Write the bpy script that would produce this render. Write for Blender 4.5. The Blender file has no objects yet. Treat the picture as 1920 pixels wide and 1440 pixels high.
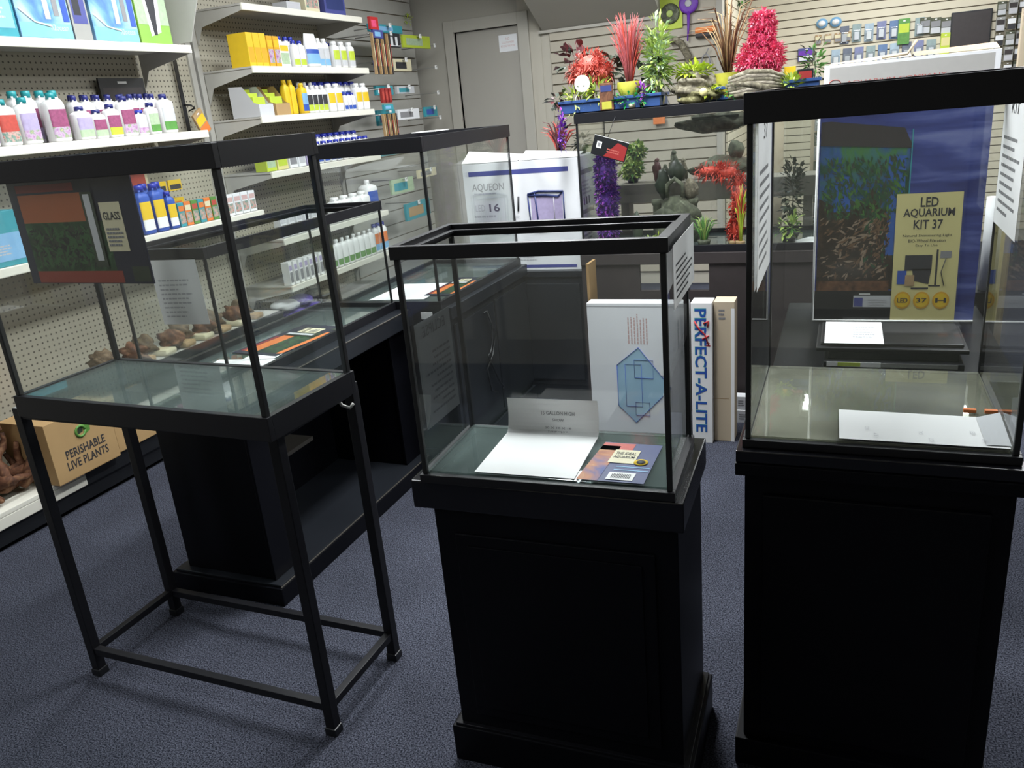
import bpy, bmesh, math, random
from mathutils import Vector, Matrix
random.seed(7)
SC = bpy.context.scene
COL = SC.collection
PI = math.pi
# ------------------------------------------------------------------ camera
def make_camera():
    pitch, roll, yaw, f = math.radians(18.853), math.radians(5.4015), 0.405, 1503.7
    F = Vector((0, math.cos(pitch), -math.sin(pitch))); X = Vector((1, 0, 0)); D = F.cross(X)
    R = math.cos(roll) * X + math.sin(roll) * D
    Dn = -math.sin(roll) * X + math.cos(roll) * D
    Z = Matrix.Rotation(yaw, 3, 'Z')
    R, Dn, F = Z @ R, Z @ Dn, Z @ F
    m = Matrix(((R.x, -Dn.x, -F.x, 0), (R.y, -Dn.y, -F.y, 0), (R.z, -Dn.z, -F.z, 1.40), (0, 0, 0, 1)))
    cd = bpy.data.cameras.new('camera'); c = bpy.data.objects.new('camera', cd); COL.objects.link(c)
    c.matrix_world = m; cd.sensor_width = 36; cd.lens = f / 1920 * 36; cd.clip_start = 0.05
    SC.camera = c
make_camera()
SC.view_settings.view_transform = 'Standard'; SC.view_settings.look = 'None'
SC.view_settings.gamma = 1; SC.view_settings.use_curve_mapping = False
SC.view_settings.exposure = 0.1
SC.cycles.use_denoising = True
SC.cycles.max_bounces = 8; SC.cycles.diffuse_bounces = 3; SC.cycles.glossy_bounces = 4
SC.cycles.transparent_max_bounces = 40
SC.cycles.caustics_reflective = False; SC.cycles.caustics_refractive = False
W = bpy.data.worlds.new('world'); SC.world = W; W.use_nodes = True
W.node_tree.nodes['Background'].inputs[0].default_value = (0.6, 0.68, 0.8, 1)
W.node_tree.nodes['Background'].inputs[1].default_value = 0.05
# ceiling light panels: x, y, size_x, size_y, watts
LIGHTS = [(-0.9, 2.75, 0.3, 1.15, 62), (-1.7, 4.7, 0.3, 1.15, 36), (0.9, 4.2, 0.3, 1.15, 45),
          (0.35, 6.4, 1.15, 0.3, 36), (-2.1, 2.6, 0.3, 1.15, 20), (0.75, 2.2, 0.3, 1.15, 20), (-1.9, 0.4, 0.3, 1.15, 11)]
CEIL = 2.62
# ------------------------------------------------------------------ materials
MATS = {}
def mat(name, col, rough=0.5, metal=0.0, spec=0.5, var=0.06, scale=30.0, bump=0.0, alpha=None, emit=None):
    if name in MATS: return name
    m = bpy.data.materials.new(name); m.use_nodes = True; nt = m.node_tree; b = nt.nodes['Principled BSDF']
    tc = nt.nodes.new('ShaderNodeTexCoord'); n = nt.nodes.new('ShaderNodeTexNoise'); n.inputs['Scale'].default_value = scale
    n.inputs['Detail'].default_value = 3
    nt.links.new(tc.outputs['Object'], n.inputs['Vector'])
    mx = nt.nodes.new('ShaderNodeMix'); mx.data_type = 'RGBA'
    mx.inputs[6].default_value = (*[max(0, c * (1 - var)) for c in col], 1)
    mx.inputs[7].default_value = (*[min(1, c * (1 + var)) for c in col], 1)
    nt.links.new(n.outputs['Fac'], mx.inputs[0]); nt.links.new(mx.outputs[2], b.inputs['Base Color'])
    b.inputs['Roughness'].default_value = rough; b.inputs['Metallic'].default_value = metal
    b.inputs['Specular IOR Level'].default_value = spec
    if bump:
        bp = nt.nodes.new('ShaderNodeBump'); bp.inputs['Strength'].default_value = bump; bp.inputs['Distance'].default_value = 0.002
        nt.links.new(n.outputs['Fac'], bp.inputs['Height']); nt.links.new(bp.outputs[0], b.inputs['Normal'])
    if emit:
        b.inputs['Emission Color'].default_value = (*emit[0], 1); b.inputs['Emission Strength'].default_value = emit[1]
    if alpha is not None: b.inputs['Alpha'].default_value = alpha
    MATS[name] = m; return name
def ramp_mat(name, stops, scale=20.0, rough=0.5, detail=6.0, distort=0.5, stretch=(1, 1, 1)):
    m = bpy.data.materials.new(name); m.use_nodes = True; nt = m.node_tree; b = nt.nodes['Principled BSDF']
    tc = nt.nodes.new('ShaderNodeTexCoord'); mp = nt.nodes.new('ShaderNodeMapping'); mp.inputs['Scale'].default_value = stretch
    n = nt.nodes.new('ShaderNodeTexNoise'); n.inputs['Scale'].default_value = scale; n.inputs['Detail'].default_value = detail
    n.inputs['Distortion'].default_value = distort
    r = nt.nodes.new('ShaderNodeValToRGB')
    els = r.color_ramp.elements
    while len(els) < len(stops): els.new(0.5)
    for e, (p, c) in zip(els, stops): e.position = p; e.color = (*c, 1)
    nt.links.new(tc.outputs['Object'], mp.inputs[0]); nt.links.new(mp.outputs[0], n.inputs['Vector'])
    nt.links.new(n.outputs['Fac'], r.inputs[0]); nt.links.new(r.outputs[0], b.inputs['Base Color'])
    b.inputs['Roughness'].default_value = rough
    MATS[name] = m; return name
def glass_mat(name, tint, dust=0.0, dustcol=(.5, .55, .5)):
    m = bpy.data.materials.new(name); m.use_nodes = True; nt = m.node_tree; nt.nodes.clear()
    out = nt.nodes.new('ShaderNodeOutputMaterial'); tr = nt.nodes.new('ShaderNodeBsdfTransparent'); gl = nt.nodes.new('ShaderNodeBsdfGlossy')
    tr.inputs[0].default_value = (*tint, 1); gl.inputs['Roughness'].default_value = 0.015
    lw = nt.nodes.new('ShaderNodeLayerWeight'); lw.inputs[0].default_value = 0.5
    p = nt.nodes.new('ShaderNodeMath'); p.operation = 'POWER'; p.inputs[1].default_value = 5
    k = nt.nodes.new('ShaderNodeMath'); k.operation = 'MULTIPLY_ADD'; k.inputs[1].default_value = 0.96; k.inputs[2].default_value = 0.04
    nt.links.new(lw.outputs['Facing'], p.inputs[0]); nt.links.new(p.outputs[0], k.inputs[0])
    mx = nt.nodes.new('ShaderNodeMixShader'); nt.links.new(k.outputs[0], mx.inputs[0])
    nt.links.new(gl.outputs[0], mx.inputs[2])
    df = nt.nodes.new('ShaderNodeBsdfDiffuse'); df.inputs[0].default_value = (*dustcol, 1)
    tc = nt.nodes.new('ShaderNodeTexCoord'); n = nt.nodes.new('ShaderNodeTexNoise'); n.inputs['Scale'].default_value = 6; n.inputs['Detail'].default_value = 5
    nt.links.new(tc.outputs['Object'], n.inputs['Vector'])
    dk = nt.nodes.new('ShaderNodeMath'); dk.operation = 'MULTIPLY'; dk.inputs[1].default_value = dust * 2
    nt.links.new(n.outputs['Fac'], dk.inputs[0])
    m2 = nt.nodes.new('ShaderNodeMixShader'); nt.links.new(dk.outputs[0], m2.inputs[0]); nt.links.new(tr.outputs[0], m2.inputs[1]); nt.links.new(df.outputs[0], m2.inputs[2])
    nt.links.new(m2.outputs[0], mx.inputs[1]); nt.links.new(mx.outputs[0], out.inputs[0])
    MATS[name] = m; return name
glass_mat('glass', (.975, .985, .98), 0.006)
glass_mat('floor_glass', (.80, .87, .86), 0.13, (.42, .52, .50))
glass_mat('dusty_floor_glass', (.8, .83, .76), 0.26, (.52, .52, .42))
glass_mat('clear_plastic', (.9, .92, .93), 0.10, (.8, .82, .85))
mat('black', (.010, .011, .013), .38, spec=.5, var=.2)
mat('black_rim', (.0085, .0085, .011), .42, spec=.35, var=.15)
mat('black_satin', (.0035, .0037, .0055), .38, spec=.13, var=.25, scale=12)
mat('black_gloss', (.006, .006, .008), .2, spec=.5, var=.25, scale=12)
mat('charcoal', (.014, .016, .020), .28, spec=.4, var=.25, scale=5)
mat('black_edge', (.055, .05, .042), .5, var=.2)
mat('black_metal', (.007, .007, .009), .45, spec=.3, var=.3, scale=60, bump=.15)
mat('seal', (.006, .007, .008), .5)
mat('shelf_white', (.80, .78, .68), .45, var=.03)
mat('shelf_grey', (.50, .49, .45), .5, var=.04)
mat('steel_grey', (.36, .36, .34), .4, metal=.3, var=.05)
mat('wall_beige', (.40, .38, .33), .7, var=.04, scale=4)
mat('wall_tan', (.48, .45, .38), .65, var=.04, scale=5)
mat('slat_cream', (.66, .60, .46), .55, var=.05, scale=7)
mat('slat_tan', (.46, .42, .34), .6, var=.05, scale=7)
mat('groove', (.22, .19, .14), .8)
mat('door_paint', (.38, .36, .32), .6, var=.03, scale=3)
mat('trim_paint', (.43, .41, .36), .55, var=.03, scale=3)
mat('ceiling_paint', (.45, .45, .43), .8, var=.03, scale=3)
mat('white', (.86, .86, .85), .5, var=.02)
mat('paper', (.90, .90, .90), .7, var=.015, scale=8)
mat('paper_grey', (.55, .56, .58), .7, var=.03, scale=8)
mat('card_white', (.80, .81, .83), .5, var=.03)
mat('ink', (.03, .03, .035), .6); mat('ink_grey', (.25, .25, .26), .6); mat('ink_light', (.52, .52, .55), .6)
mat('ink_red', (.45, .10, .08), .6); mat('ink_pink', (.62, .42, .40), .6)
mat('navy', (.03, .045, .16), .45); mat('indigo', (.07, .08, .28), .45)
mat('blue', (.03, .09, .42), .4); mat('royal', (.02, .04, .36), .35); mat('sky_print', (.22, .45, .70), .4, var=.25, scale=10)
mat('pale_teal', (.20, .50, .58), .4, var=.2, scale=12); mat('green_print', (.24, .46, .07), .45, var=.15, scale=10); mat('pale_blue', (.36, .56, .70), .45, var=.12, scale=14); mat('teal', (.04, .30, .36), .4, var=.15); mat('teal_cap', (.02, .28, .30), .35); mat('blue_cap', (.02, .035, .38), .35); mat('navy_cap', (.02, .025, .16), .35)
mat('yellow', (.78, .52, .02), .45, var=.08); mat('amber', (.72, .38, .02), .45, var=.08); mat('lime', (.50, .62, .05), .45, var=.1)
mat('lime_soft', (.42, .40, .05), .5, var=.35, scale=25); mat('pale_yellow', (.70, .63, .28), .5, var=.03, scale=5); mat('cream', (.72, .66, .45), .5)
mat('green', (.10, .30, .06), .5, var=.3); mat('leaf', (.10, .26, .05), .5, var=.35, scale=60); mat('leaf_light', (.42, .54, .14), .5, var=.35, scale=60)
mat('leaf_dark', (.035, .05, .03), .5, var=.4, scale=60); mat('leaf_bright', (.03, .42, .10), .5, var=.3); mat('leaf_burgundy', (.10, .02, .025), .5, var=.4, scale=60)
mat('red', (.50, .03, .03), .45, var=.1); mat('orange', (.75, .20, .04), .5, var=.12); mat('brick_red', (.50, .07, .05), .5, var=.3, scale=80)
mat('pink', (.86, .085, .20), .5, var=.35, scale=70); mat('hot_red', (.65, .07, .04), .5, var=.3, scale=70)
mat('purple', (.16, .04, .42), .45, var=.3, scale=50); mat('violet', (.38, .07, .50), .45, var=.35, scale=50); mat('magenta', (.30, .07, .16), .5, var=.5, scale=90)
mat('lavender', (.42, .36, .55), .5, var=.2, scale=60); mat('pale_green', (.40, .52, .34), .5, var=.25, scale=60)
mat('coral', (.62, .13, .10), .5, var=.25, scale=70); mat('dusty_red', (.40, .10, .11), .5, var=.3, scale=70)
mat('ledge_brown', (.24, .22, .18), .6)
mat('straw', (.42, .28, .14), .6, var=.3, scale=60); mat('dark_red', (.28, .02, .02), .5)
mat('cardboard', (.42, .27, .12), .75, var=.08, scale=14, bump=.1); mat('cardboard_edge', (.30, .18, .07), .8); mat('kraft_tan', (.58, .48, .34), .7, var=.05, scale=6)
ramp_mat('wood_root', [(.25, (.03, .012, .006)), (.5, (.13, .05, .022)), (.8, (.33, .18, .09))], 18, .8, 8, 2)
ramp_mat('stone', [(.2, (.02, .022, .016)), (.55, (.10, .11, .07)), (.85, (.30, .32, .22))], 30, .8, 8, 1)
ramp_mat('rocky', [(.2, (.03, .025, .02)), (.5, (.17, .15, .10)), (.8, (.45, .42, .32))], 40, .8, 8, 1)
ramp_mat('brown_rock', [(.25, (.04, .025, .015)), (.5, (.15, .10, .055)), (.8, (.30, .23, .14))], 26, .8, 8, 2)
ramp_mat('moss', [(.2, (.05, .04, .02)), (.5, (.16, .15, .06)), (.8, (.40, .38, .20))], 60, .8, 8, 1)
ramp_mat('greywood', [(.25, (.05, .045, .035)), (.5, (.24, .21, .16)), (.75, (.55, .50, .40))], 30, .8, 6, 1, (1, 3, 6))
ramp_mat('pic_water', [(.25, (.005, .03, .012)), (.42, (.015, .09, .05)), (.5, (.03, .10, .30)), (.62, (.06, .20, .05)), (.8, (.04, .14, .42))], 9, .35, 8, 1.2, (1, 1, .6))
ramp_mat('pic_rock', [(.25, (.008, .006, .004)), (.5, (.035, .022, .012)), (.7, (.10, .06, .03)), (.9, (.16, .09, .05))], 14, .35, 8, 2)
ramp_mat('pic_gravel', [(.3, (.05, .02, .01)), (.6, (.16, .07, .03)), (.9, (.22, .12, .06))], 60, .4, 4, 0)
ramp_mat('pic_green', [(.3, (.004, .018, .006)), (.55, (.015, .06, .02)), (.75, (.06, .16, .06)), (.95, (.2, .3, .2))], 30, .4, 8, 1)
ramp_mat('pic_blue', [(.3, (.04, .12, .36)), (.45, (.14, .33, .58)), (.58, (.38, .58, .74)), (.75, (.66, .78, .84))], 5, .35, 4, 1)
ramp_mat('wrap_blue', [(.3, (.02, .03, .16)), (.5, (.04, .06, .26)), (.62, (.10, .13, .38)), (.8, (.22, .25, .5))], 4, .2, 3, .6, (1, 1, 6))
ramp_mat('print_mix', [(.3, (.35, .06, .05)), (.45, (.6, .4, .35)), (.6, (.1, .25, .2)), (.8, (.75, .7, .6))], 60, .5, 4, 0)
ramp_mat('print_fish', [(.3, (.30, .10, .30)), (.5, (.55, .40, .55)), (.62, (.25, .35, .2)), (.8, (.8, .7, .3))], 45, .5, 4, 0)
ramp_mat('purple_gravel', [(.3, (.05, .02, .22)), (.5, (.12, .06, .45)), (.75, (.35, .28, .65))], 90, .5, 4, 0)
ramp_mat('guide_print', [(.3, (.02, .05, .25)), (.5, (.45, .15, .05)), (.6, (.6, .4, .2)), (.8, (.5, .6, .3))], 12, .5, 5, 1)
def carpet_mat():
    m = bpy.data.materials.new('carpet'); m.use_nodes = True; nt = m.node_tree; b = nt.nodes['Principled BSDF']
    tc = nt.nodes.new('ShaderNodeTexCoord')
    n = nt.nodes.new('ShaderNodeTexNoise'); n.inputs['Scale'].default_value = 260; n.inputs['Detail'].default_value = 5
    n2 = nt.nodes.new('ShaderNodeTexNoise'); n2.inputs['Scale'].default_value = 3
    r = nt.nodes.new('ShaderNodeValToRGB'); r.color_ramp.elements[0].position = .38; r.color_ramp.elements[1].position = .66
    r.color_ramp.elements[0].color = (.012, .014, .023, 1); r.color_ramp.elements[1].color = (.155, .165, .215, 1)
    mx = nt.nodes.new('ShaderNodeMix'); mx.data_type = 'RGBA'; mx.blend_type = 'MULTIPLY'; mx.inputs[0].default_value = .5
    nt.links.new(tc.outputs['Object'], n.inputs['Vector']); nt.links.new(tc.outputs['Object'], n2.inputs['Vector'])
    nt.links.new(n.outputs['Fac'], r.inputs[0]); nt.links.new(r.outputs[0], mx.inputs[6]); nt.links.new(n2.outputs['Fac'], mx.inputs[7])
    nt.links.new(mx.outputs[2], b.inputs['Base Color']); b.inputs['Roughness'].default_value = .95; b.inputs['Specular IOR Level'].default_value = .1
    bp = nt.nodes.new('ShaderNodeBump'); bp.inputs['Strength'].default_value = .6; bp.inputs['Distance'].default_value = .004
    nt.links.new(n.outputs['Fac'], bp.inputs['Height']); nt.links.new(bp.outputs[0], b.inputs['Normal'])
    MATS['carpet'] = m
carpet_mat()
def peg_mat():
    m = bpy.data.materials.new('pegboard'); m.use_nodes = True; nt = m.node_tree; b = nt.nodes['Principled BSDF']
    tc = nt.nodes.new('ShaderNodeTexCoord'); sp = nt.nodes.new('ShaderNodeSeparateXYZ'); nt.links.new(tc.outputs['Object'], sp.inputs[0])
    def M(op, a, b_=None, c=None):
        k = nt.nodes.new('ShaderNodeMath'); k.operation = op
        for i, v in enumerate((a, b_, c)):
            if v is None: continue
            if isinstance(v, (int, float)): k.inputs[i].default_value = v
            else: nt.links.new(v, k.inputs[i])
        return k.outputs[0]
    fy = M('SUBTRACT', M('FRACT', M('DIVIDE', sp.outputs[1], .0254)), .5); fz = M('SUBTRACT', M('FRACT', M('DIVIDE', sp.outputs[2], .0254)), .5)
    d = M('SQRT', M('ADD', M('MULTIPLY', fy, fy), M('MULTIPLY', fz, fz)))
    hole = M('LESS_THAN', d, .17)
    mx = nt.nodes.new('ShaderNodeMix'); mx.data_type = 'RGBA'; nt.links.new(hole, mx.inputs[0])
    mx.inputs[6].default_value = (.46, .43, .34, 1); mx.inputs[7].default_value = (.10, .09, .07, 1)
    nt.links.new(mx.outputs[2], b.inputs['Base Color']); b.inputs['Roughness'].default_value = .6
    MATS['pegboard'] = m
peg_mat()
# ------------------------------------------------------------------ mesh builder
TEXT_CACHE = {}
def text_mesh(s, bold):
    key = (s, bold)
    if key in TEXT_CACHE: return TEXT_CACHE[key]
    cu = bpy.data.curves.new('t', 'FONT'); cu.body = s; cu.resolution_u = 2; cu.offset = bold
    cu.align_x = 'CENTER'
    ob = bpy.data.objects.new('t', cu); COL.objects.link(ob)
    bpy.context.view_layer.update()
    me = bpy.data.meshes.new_from_object(ob)
    vs = [v.co.copy() for v in me.vertices]; fs = [tuple(p.vertices) for p in me.polygons]
    bpy.data.objects.remove(ob); bpy.data.curves.remove(cu); bpy.data.meshes.remove(me)
    x0 = min(v.x for v in vs); x1 = max(v.x for v in vs); y0 = min(v.y for v in vs); y1 = max(v.y for v in vs)
    vs = [((v.x - (x0 + x1) / 2) / (x1 - x0), (v.y - (y0 + y1) / 2) / (y1 - y0)) for v in vs]
    TEXT_CACHE[key] = (vs, fs); return TEXT_CACHE[key]
class MB:
    def __init__(s): s.v = []; s.f = []; s.m = []; s.names = []; s.smooth = []
    def mi(s, m):
        if m not in s.names: s.names.append(m)
        return s.names.index(m)
    def add(s, vs, fs, m, smooth=False):
        o = len(s.v); s.v += [tuple(v) for v in vs]; k = s.mi(m)
        for f in fs: s.f.append(tuple(i + o for i in f)); s.m.append(k); s.smooth.append(smooth)
        return s
    def box(s, a, b, m, bev=0.0):
        x0, y0, z0 = a; x1, y1, z1 = b
        x0, x1 = min(x0, x1), max(x0, x1); y0, y1 = min(y0, y1), max(y0, y1); z0, z1 = min(z0, z1), max(z0, z1)
        if bev <= 0:
            vs = [(x, y, z) for z in (z0, z1) for y in (y0, y1) for x in (x0, x1)]
            return s.add(vs, [(0, 2, 3, 1), (4, 5, 7, 6), (0, 1, 5, 4), (2, 6, 7, 3), (0, 4, 6, 2), (1, 3, 7, 5)], m)
        bm = bmesh.new(); bmesh.ops.create_cube(bm, size=1)
        for v in bm.verts: v.co = Vector(((x0 + x1) / 2 + v.co.x * (x1 - x0), (y0 + y1) / 2 + v.co.y * (y1 - y0), (z0 + z1) / 2 + v.co.z * (z1 - z0)))
        bmesh.ops.bevel(bm, geom=bm.edges[:], offset=bev, segments=2, affect='EDGES', profile=.6)
        bm.verts.index_update()
        s.add([v.co[:] for v in bm.verts], [tuple(v.index for v in f.verts) for f in bm.faces], m); bm.free(); return s
    def rect(s, o, u, v, m):            # a quad: corner, two edge vectors
        o, u, v = Vector(o), Vector(u), Vector(v)
        return s.add([o, o + u, o + u + v, o + v], [(0, 1, 2, 3)], m)
    def poly(s, pts, m): return s.add(pts, [tuple(range(len(pts)))], m)
    def text(s, t, c, r, u, w, h, m, bold=0.0):   # centred on c, width w along r, height h along u
        vs, fs = text_mesh(t, bold); c, r, u = Vector(c), Vector(r), Vector(u)
        return s.add([c + r * (x * w) + u * (y * h) for x, y in vs], fs, m)
    def lines(s, c, r, u, w, h, n, m, fill=.5, jag=.3):   # blocks of small print
        c, r, u = Vector(c), Vector(r), Vector(u)
        for i in range(n):
            ww = w * (1 - random.random() * jag); y = h * (.5 - (i + .5) / n); t = h / n * fill
            o = c - r * (w / 2) + u * (y - t / 2); x = 0
            while x < ww:
                q = min(ww - x, w * random.uniform(.06, .16)); s.rect(o + r * x, r * q, u * t, m); x += q + w * .02
        return s
    def tube(s, pts, r, m, n=8, cap=True):
        pts = [Vector(p) for p in pts]; rs = r if isinstance(r, (list, tuple)) else [r] * len(pts)
        vs = []; fs = []; prev = None
        for i, p in enumerate(pts):
            d = (pts[min(i + 1, len(pts) - 1)] - pts[max(i - 1, 0)]).normalized()
            a = prev if prev is not None else (Vector((0, 0, 1)) if abs(d.z) < .9 else Vector((1, 0, 0)))
            a = (a - d * a.dot(d)).normalized(); prev = a; b = d.cross(a)
            for k in range(n):
                t = 2 * PI * k / n; vs.append(p + (a * math.cos(t) + b * math.sin(t)) * rs[i])
        for i in range(len(pts) - 1):
            for k in range(n):
                j = (k + 1) % n; fs.append((i * n + k, i * n + j, (i + 1) * n + j, (i + 1) * n + k))
        if cap: fs += [tuple(range(n))[::-1], tuple((len(pts) - 1) * n + k for k in range(n))]
        return s.add(vs, fs, m, True)
    def loft(s, prof, m, n=20, e=2.0, c=(0, 0), cap=True, arc=None, sm=True):  # prof: (z, rx, ry), superellipse power e
        vs = []; fs = []
        a0, a1 = arc if arc else (0, 2 * PI); nn = n + 1 if arc else n
        for z, rx, ry in prof:
            for k in range(nn):
                t = a0 + (a1 - a0) * k / n; ct, st = math.cos(t), math.sin(t)
                vs.append((c[0] + rx * math.copysign(abs(ct) ** (2 / e), ct), c[1] + ry * math.copysign(abs(st) ** (2 / e), st), z))
        for i in range(len(prof) - 1):
            for k in range(n):
                j = (k + 1) if arc else (k + 1) % n
                fs.append((i * nn + k, i * nn + j, (i + 1) * nn + j, (i + 1) * nn + k))
        if cap and not arc: fs += [tuple(range(n))[::-1], tuple((len(prof) - 1) * n + k for k in range(n))]
        return s.add(vs, fs, m, sm)
    def blob(s, c, r, m, seed=0, amp=.25, sub=3):
        bm = bmesh.new(); bmesh.ops.create_icosphere(bm, subdivisions=sub, radius=1)
        rnd = random.Random(seed); ph = [(rnd.uniform(1, 4), rnd.uniform(1, 4), rnd.uniform(1, 4), rnd.uniform(0, 6)) for _ in range(6)]
        for v in bm.verts:
            q = v.co; k = 1 + amp * sum(math.sin(a * q.x * 2 + b * q.y * 2 + cc * q.z * 2 + p) for a, b, cc, p in ph) / 3
            v.co = Vector((c[0] + q.x * r[0] * k, c[1] + q.y * r[1] * k, c[2] + q.z * r[2] * k))
        bm.verts.index_update()
        s.add([v.co[:] for v in bm.verts], [tuple(v.index for v in f.verts) for f in bm.faces], m, True); bm.free(); return s
    def scatter(s, o, r, u, w, h, n, L, mats, seed=1, asp=.3, ang=None, y0=0.0):
        o, r, u = Vector(o), Vector(r).normalized(), Vector(u).normalized(); nrm = r.cross(u); rnd = random.Random(seed)
        for i in range(n):
            a = rnd.uniform(0, PI) if ang is None else rnd.gauss(ang, .5); l = L * rnd.uniform(.5, 1.3)
            d = r * math.cos(a) + u * math.sin(a); e = r * -math.sin(a) + u * math.cos(a)
            mx, my = min(w / 2, l / 2), min(h / 2, l / 2)
            c = o + r * rnd.uniform(mx, w - mx) + u * rnd.uniform(my, h - my) + nrm * (y0 + .0000012 * i)
            s.add([c - d * l / 2, c - e * l * asp / 2, c + d * l / 2, c + e * l * asp / 2], [(0, 1, 2, 3)], rnd.choice(mats))
        return s
    def build(s, name, parent=None, loc=None, rz=0.0):
        me = bpy.data.meshes.new(name); me.from_pydata(s.v, [], s.f)
        for n in s.names: me.materials.append(MATS[n])
        me.polygons.foreach_set('material_index', s.m); me.polygons.foreach_set('use_smooth', s.smooth)
        me.update()
        o = bpy.data.objects.new(name, me); COL.objects.link(o)
        if parent: o.parent = parent
        if loc is not None: o.location = loc; o.rotation_euler = (0, 0, rz)
        return o
def tag(o, label, cat, group=None, kind=None):
    if label: o['label'] = label
    if cat: o['category'] = cat
    if group: o['group'] = group
    if kind: o['kind'] = kind
    return o
def thing(name, label, cat, loc=(0, 0, 0), rz=0.0, group=None, rot=None):
    o = bpy.data.objects.new(name, None); COL.objects.link(o); o.location = loc
    o.rotation_euler = rot if rot else (0, 0, rz); o.empty_display_size = .05
    return tag(o, label, cat, group)
def dup(root, loc, rz, label, group=None, cat=None, rot=None):
    r = root.copy(); COL.objects.link(r); r.location = loc; r.rotation_euler = rot if rot else (0, 0, rz)
    r['label'] = label
    if group: r['group'] = group
    if cat: r['category'] = cat
    for ch in list(root.children):
        c = ch.copy(); COL.objects.link(c); c.parent = r
        for g in ch.children:
            d = g.copy(); COL.objects.link(d); d.parent = c
    return r
class Proto:
    """first placement moves the first build itself, later ones copy it"""
    def __init__(s, fn): s.fn = fn; s.root = None
    def put(s, loc, rz, label, cat, group=None, rot=None):
        if s.root is None:
            s.root = s.fn(); r = s.root; r.location = loc; r.rotation_euler = rot if rot else (0, 0, rz); tag(r, label, cat, group); return r
        return dup(s.root, loc, rz, label, group, cat, rot)
ORD = ['first', 'second', 'third', 'fourth', 'fifth', 'sixth', 'seventh', 'eighth', 'ninth', 'tenth', 'eleventh', 'twelfth', 'thirteenth', 'fourteenth', 'fifteenth', 'sixteenth', 'seventeenth', 'eighteenth', 'nineteenth', 'twentieth']
XR, ZR = Vector((1, 0, 0)), Vector((0, 0, 1))
# ------------------------------------------------------------------ the room
def struct(mb, name): o = mb.build(name); o['kind'] = 'structure'; return o
WL, WR, WF, WB, WB2 = -3.26, 2.6, -1.6, 6.2, 7.7
struct(MB().box((WL - .1, WF - .1, -.06), (WR + .1, WB2 + .1, 0), 'carpet'), 'floor')
struct(MB().box((WL - .1, WF - .1, CEIL), (WR + .1, WB2 + .1, CEIL + .06), 'ceiling_paint'), 'ceiling')
struct(MB().box((WL - .1, WF - .1, 0), (WL, WB + .1, CEIL), 'wall_beige'), 'wall_left')
struct(MB().box((WR, WF - .1, 0), (WR + .1, WB2 + .1, CEIL), 'wall_beige'), 'wall_right')
struct(MB().box((WL, WF - .1, 0), (WR, WF, CEIL), 'wall_beige'), 'wall_front')
wb = MB()
DX0, DX1, DZ = -2.865, -2.33, 2.0
wb.box((WL, WB, 0), (DX0, WB + .1, CEIL), 'wall_beige'); wb.box((DX0, WB, DZ), (DX1, WB + .1, CEIL), 'wall_beige')
wb.box((DX1, WB, 0), (-.82, WB + .1, CEIL), 'wall_tan')
x = DX1 + .12
while x < -2.12:
    wb.box((x, WB - .006, 0), (x + .055, WB, CEIL), 'wall_tan'); x += .068
struct(wb, 'wall_back')
def slats(mb, p0, p1, z0, z1, nrm, m, pitch=.0762, gap=.010, t=.018):
    # horizontal boards from p0 to p1 (xy), standing t proud along nrm
    p0, p1, n = Vector(p0), Vector(p1), Vector(nrm); z = z0
    while z < z1 - .01:
        zt = min(z + pitch - gap, z1); q = [p0, p1, p1 + n * t, p0 + n * t]
        vs = [(a.x, a.y, zz) for zz in (z, zt) for a in q]
        mb.add(vs, [(0, 1, 2, 3), (7, 6, 5, 4), (0, 4, 5, 1), (1, 5, 6, 2), (2, 6, 7, 3), (3, 7, 4, 0)], m); z += pitch
    q = [p0 - n * .002, p1 - n * .002, p1 + n * .004, p0 + n * .004]
    vs = [(a.x, a.y, zz) for zz in (z0, z1) for a in q]
    mb.add(vs, [(0, 1, 2, 3), (7, 6, 5, 4), (0, 4, 5, 1), (1, 5, 6, 2), (2, 6, 7, 3), (3, 7, 4, 0)], 'groove')
s = MB(); slats(s, (-2.08, WB - .003, 0), (-1.24, WB - .003, 0), .1, 1.925, (0, -1, 0), 'slat_tan')
slats(s, (-1.24, WB - .003, 0), (-.84, WB - .003, 0), .1, CEIL, (0, -1, 0), 'slat_tan')
s.box((-.86, WB - .03, .1), (-.82, WB + .0, CEIL), 'trim_paint')
struct(s, 'wall_back_slats')
s = MB(); s.box((-.92, WB + .1, 0), (-.82, WB2, CEIL), 'wall_tan'); slats(s, (-.817, WB + .1, 0), (-.817, WB2, 0), .1, CEIL, (1, 0, 0), 'slat_cream', .062, .008)
struct(s, 'wall_alcove')
s = MB(); s.box((-.92, WB2, 0), (WR, WB2 + .1, CEIL), 'wall_tan'); slats(s, (-.8, WB2 - .003, 0), (WR, WB2 - .003, 0), .1, CEIL, (0, -1, 0), 'slat_cream', .062, .008)
struct(s, 'wall_far')
# sloping soffit over the cream slats
s = MB(); y0, z0, y1 = 6.17, 1.93, 4.85
s.add([(-2.13, y0, z0), (-1.245, y0, z0), (-1.245, y1, CEIL), (-2.13, y1, CEIL), (-2.13, WB, CEIL), (-1.245, WB, CEIL), (-2.13, WB, z0), (-1.245, WB, z0)],
      [(0, 1, 2, 3), (0, 3, 4, 6), (1, 7, 5, 2), (0, 6, 7, 1)], 'wall_beige')
s.box((-2.16, y0 - .01, z0 - .02), (-1.245, WB - .021, z0), 'trim_paint')
struct(s, 'trim_1')
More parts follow.
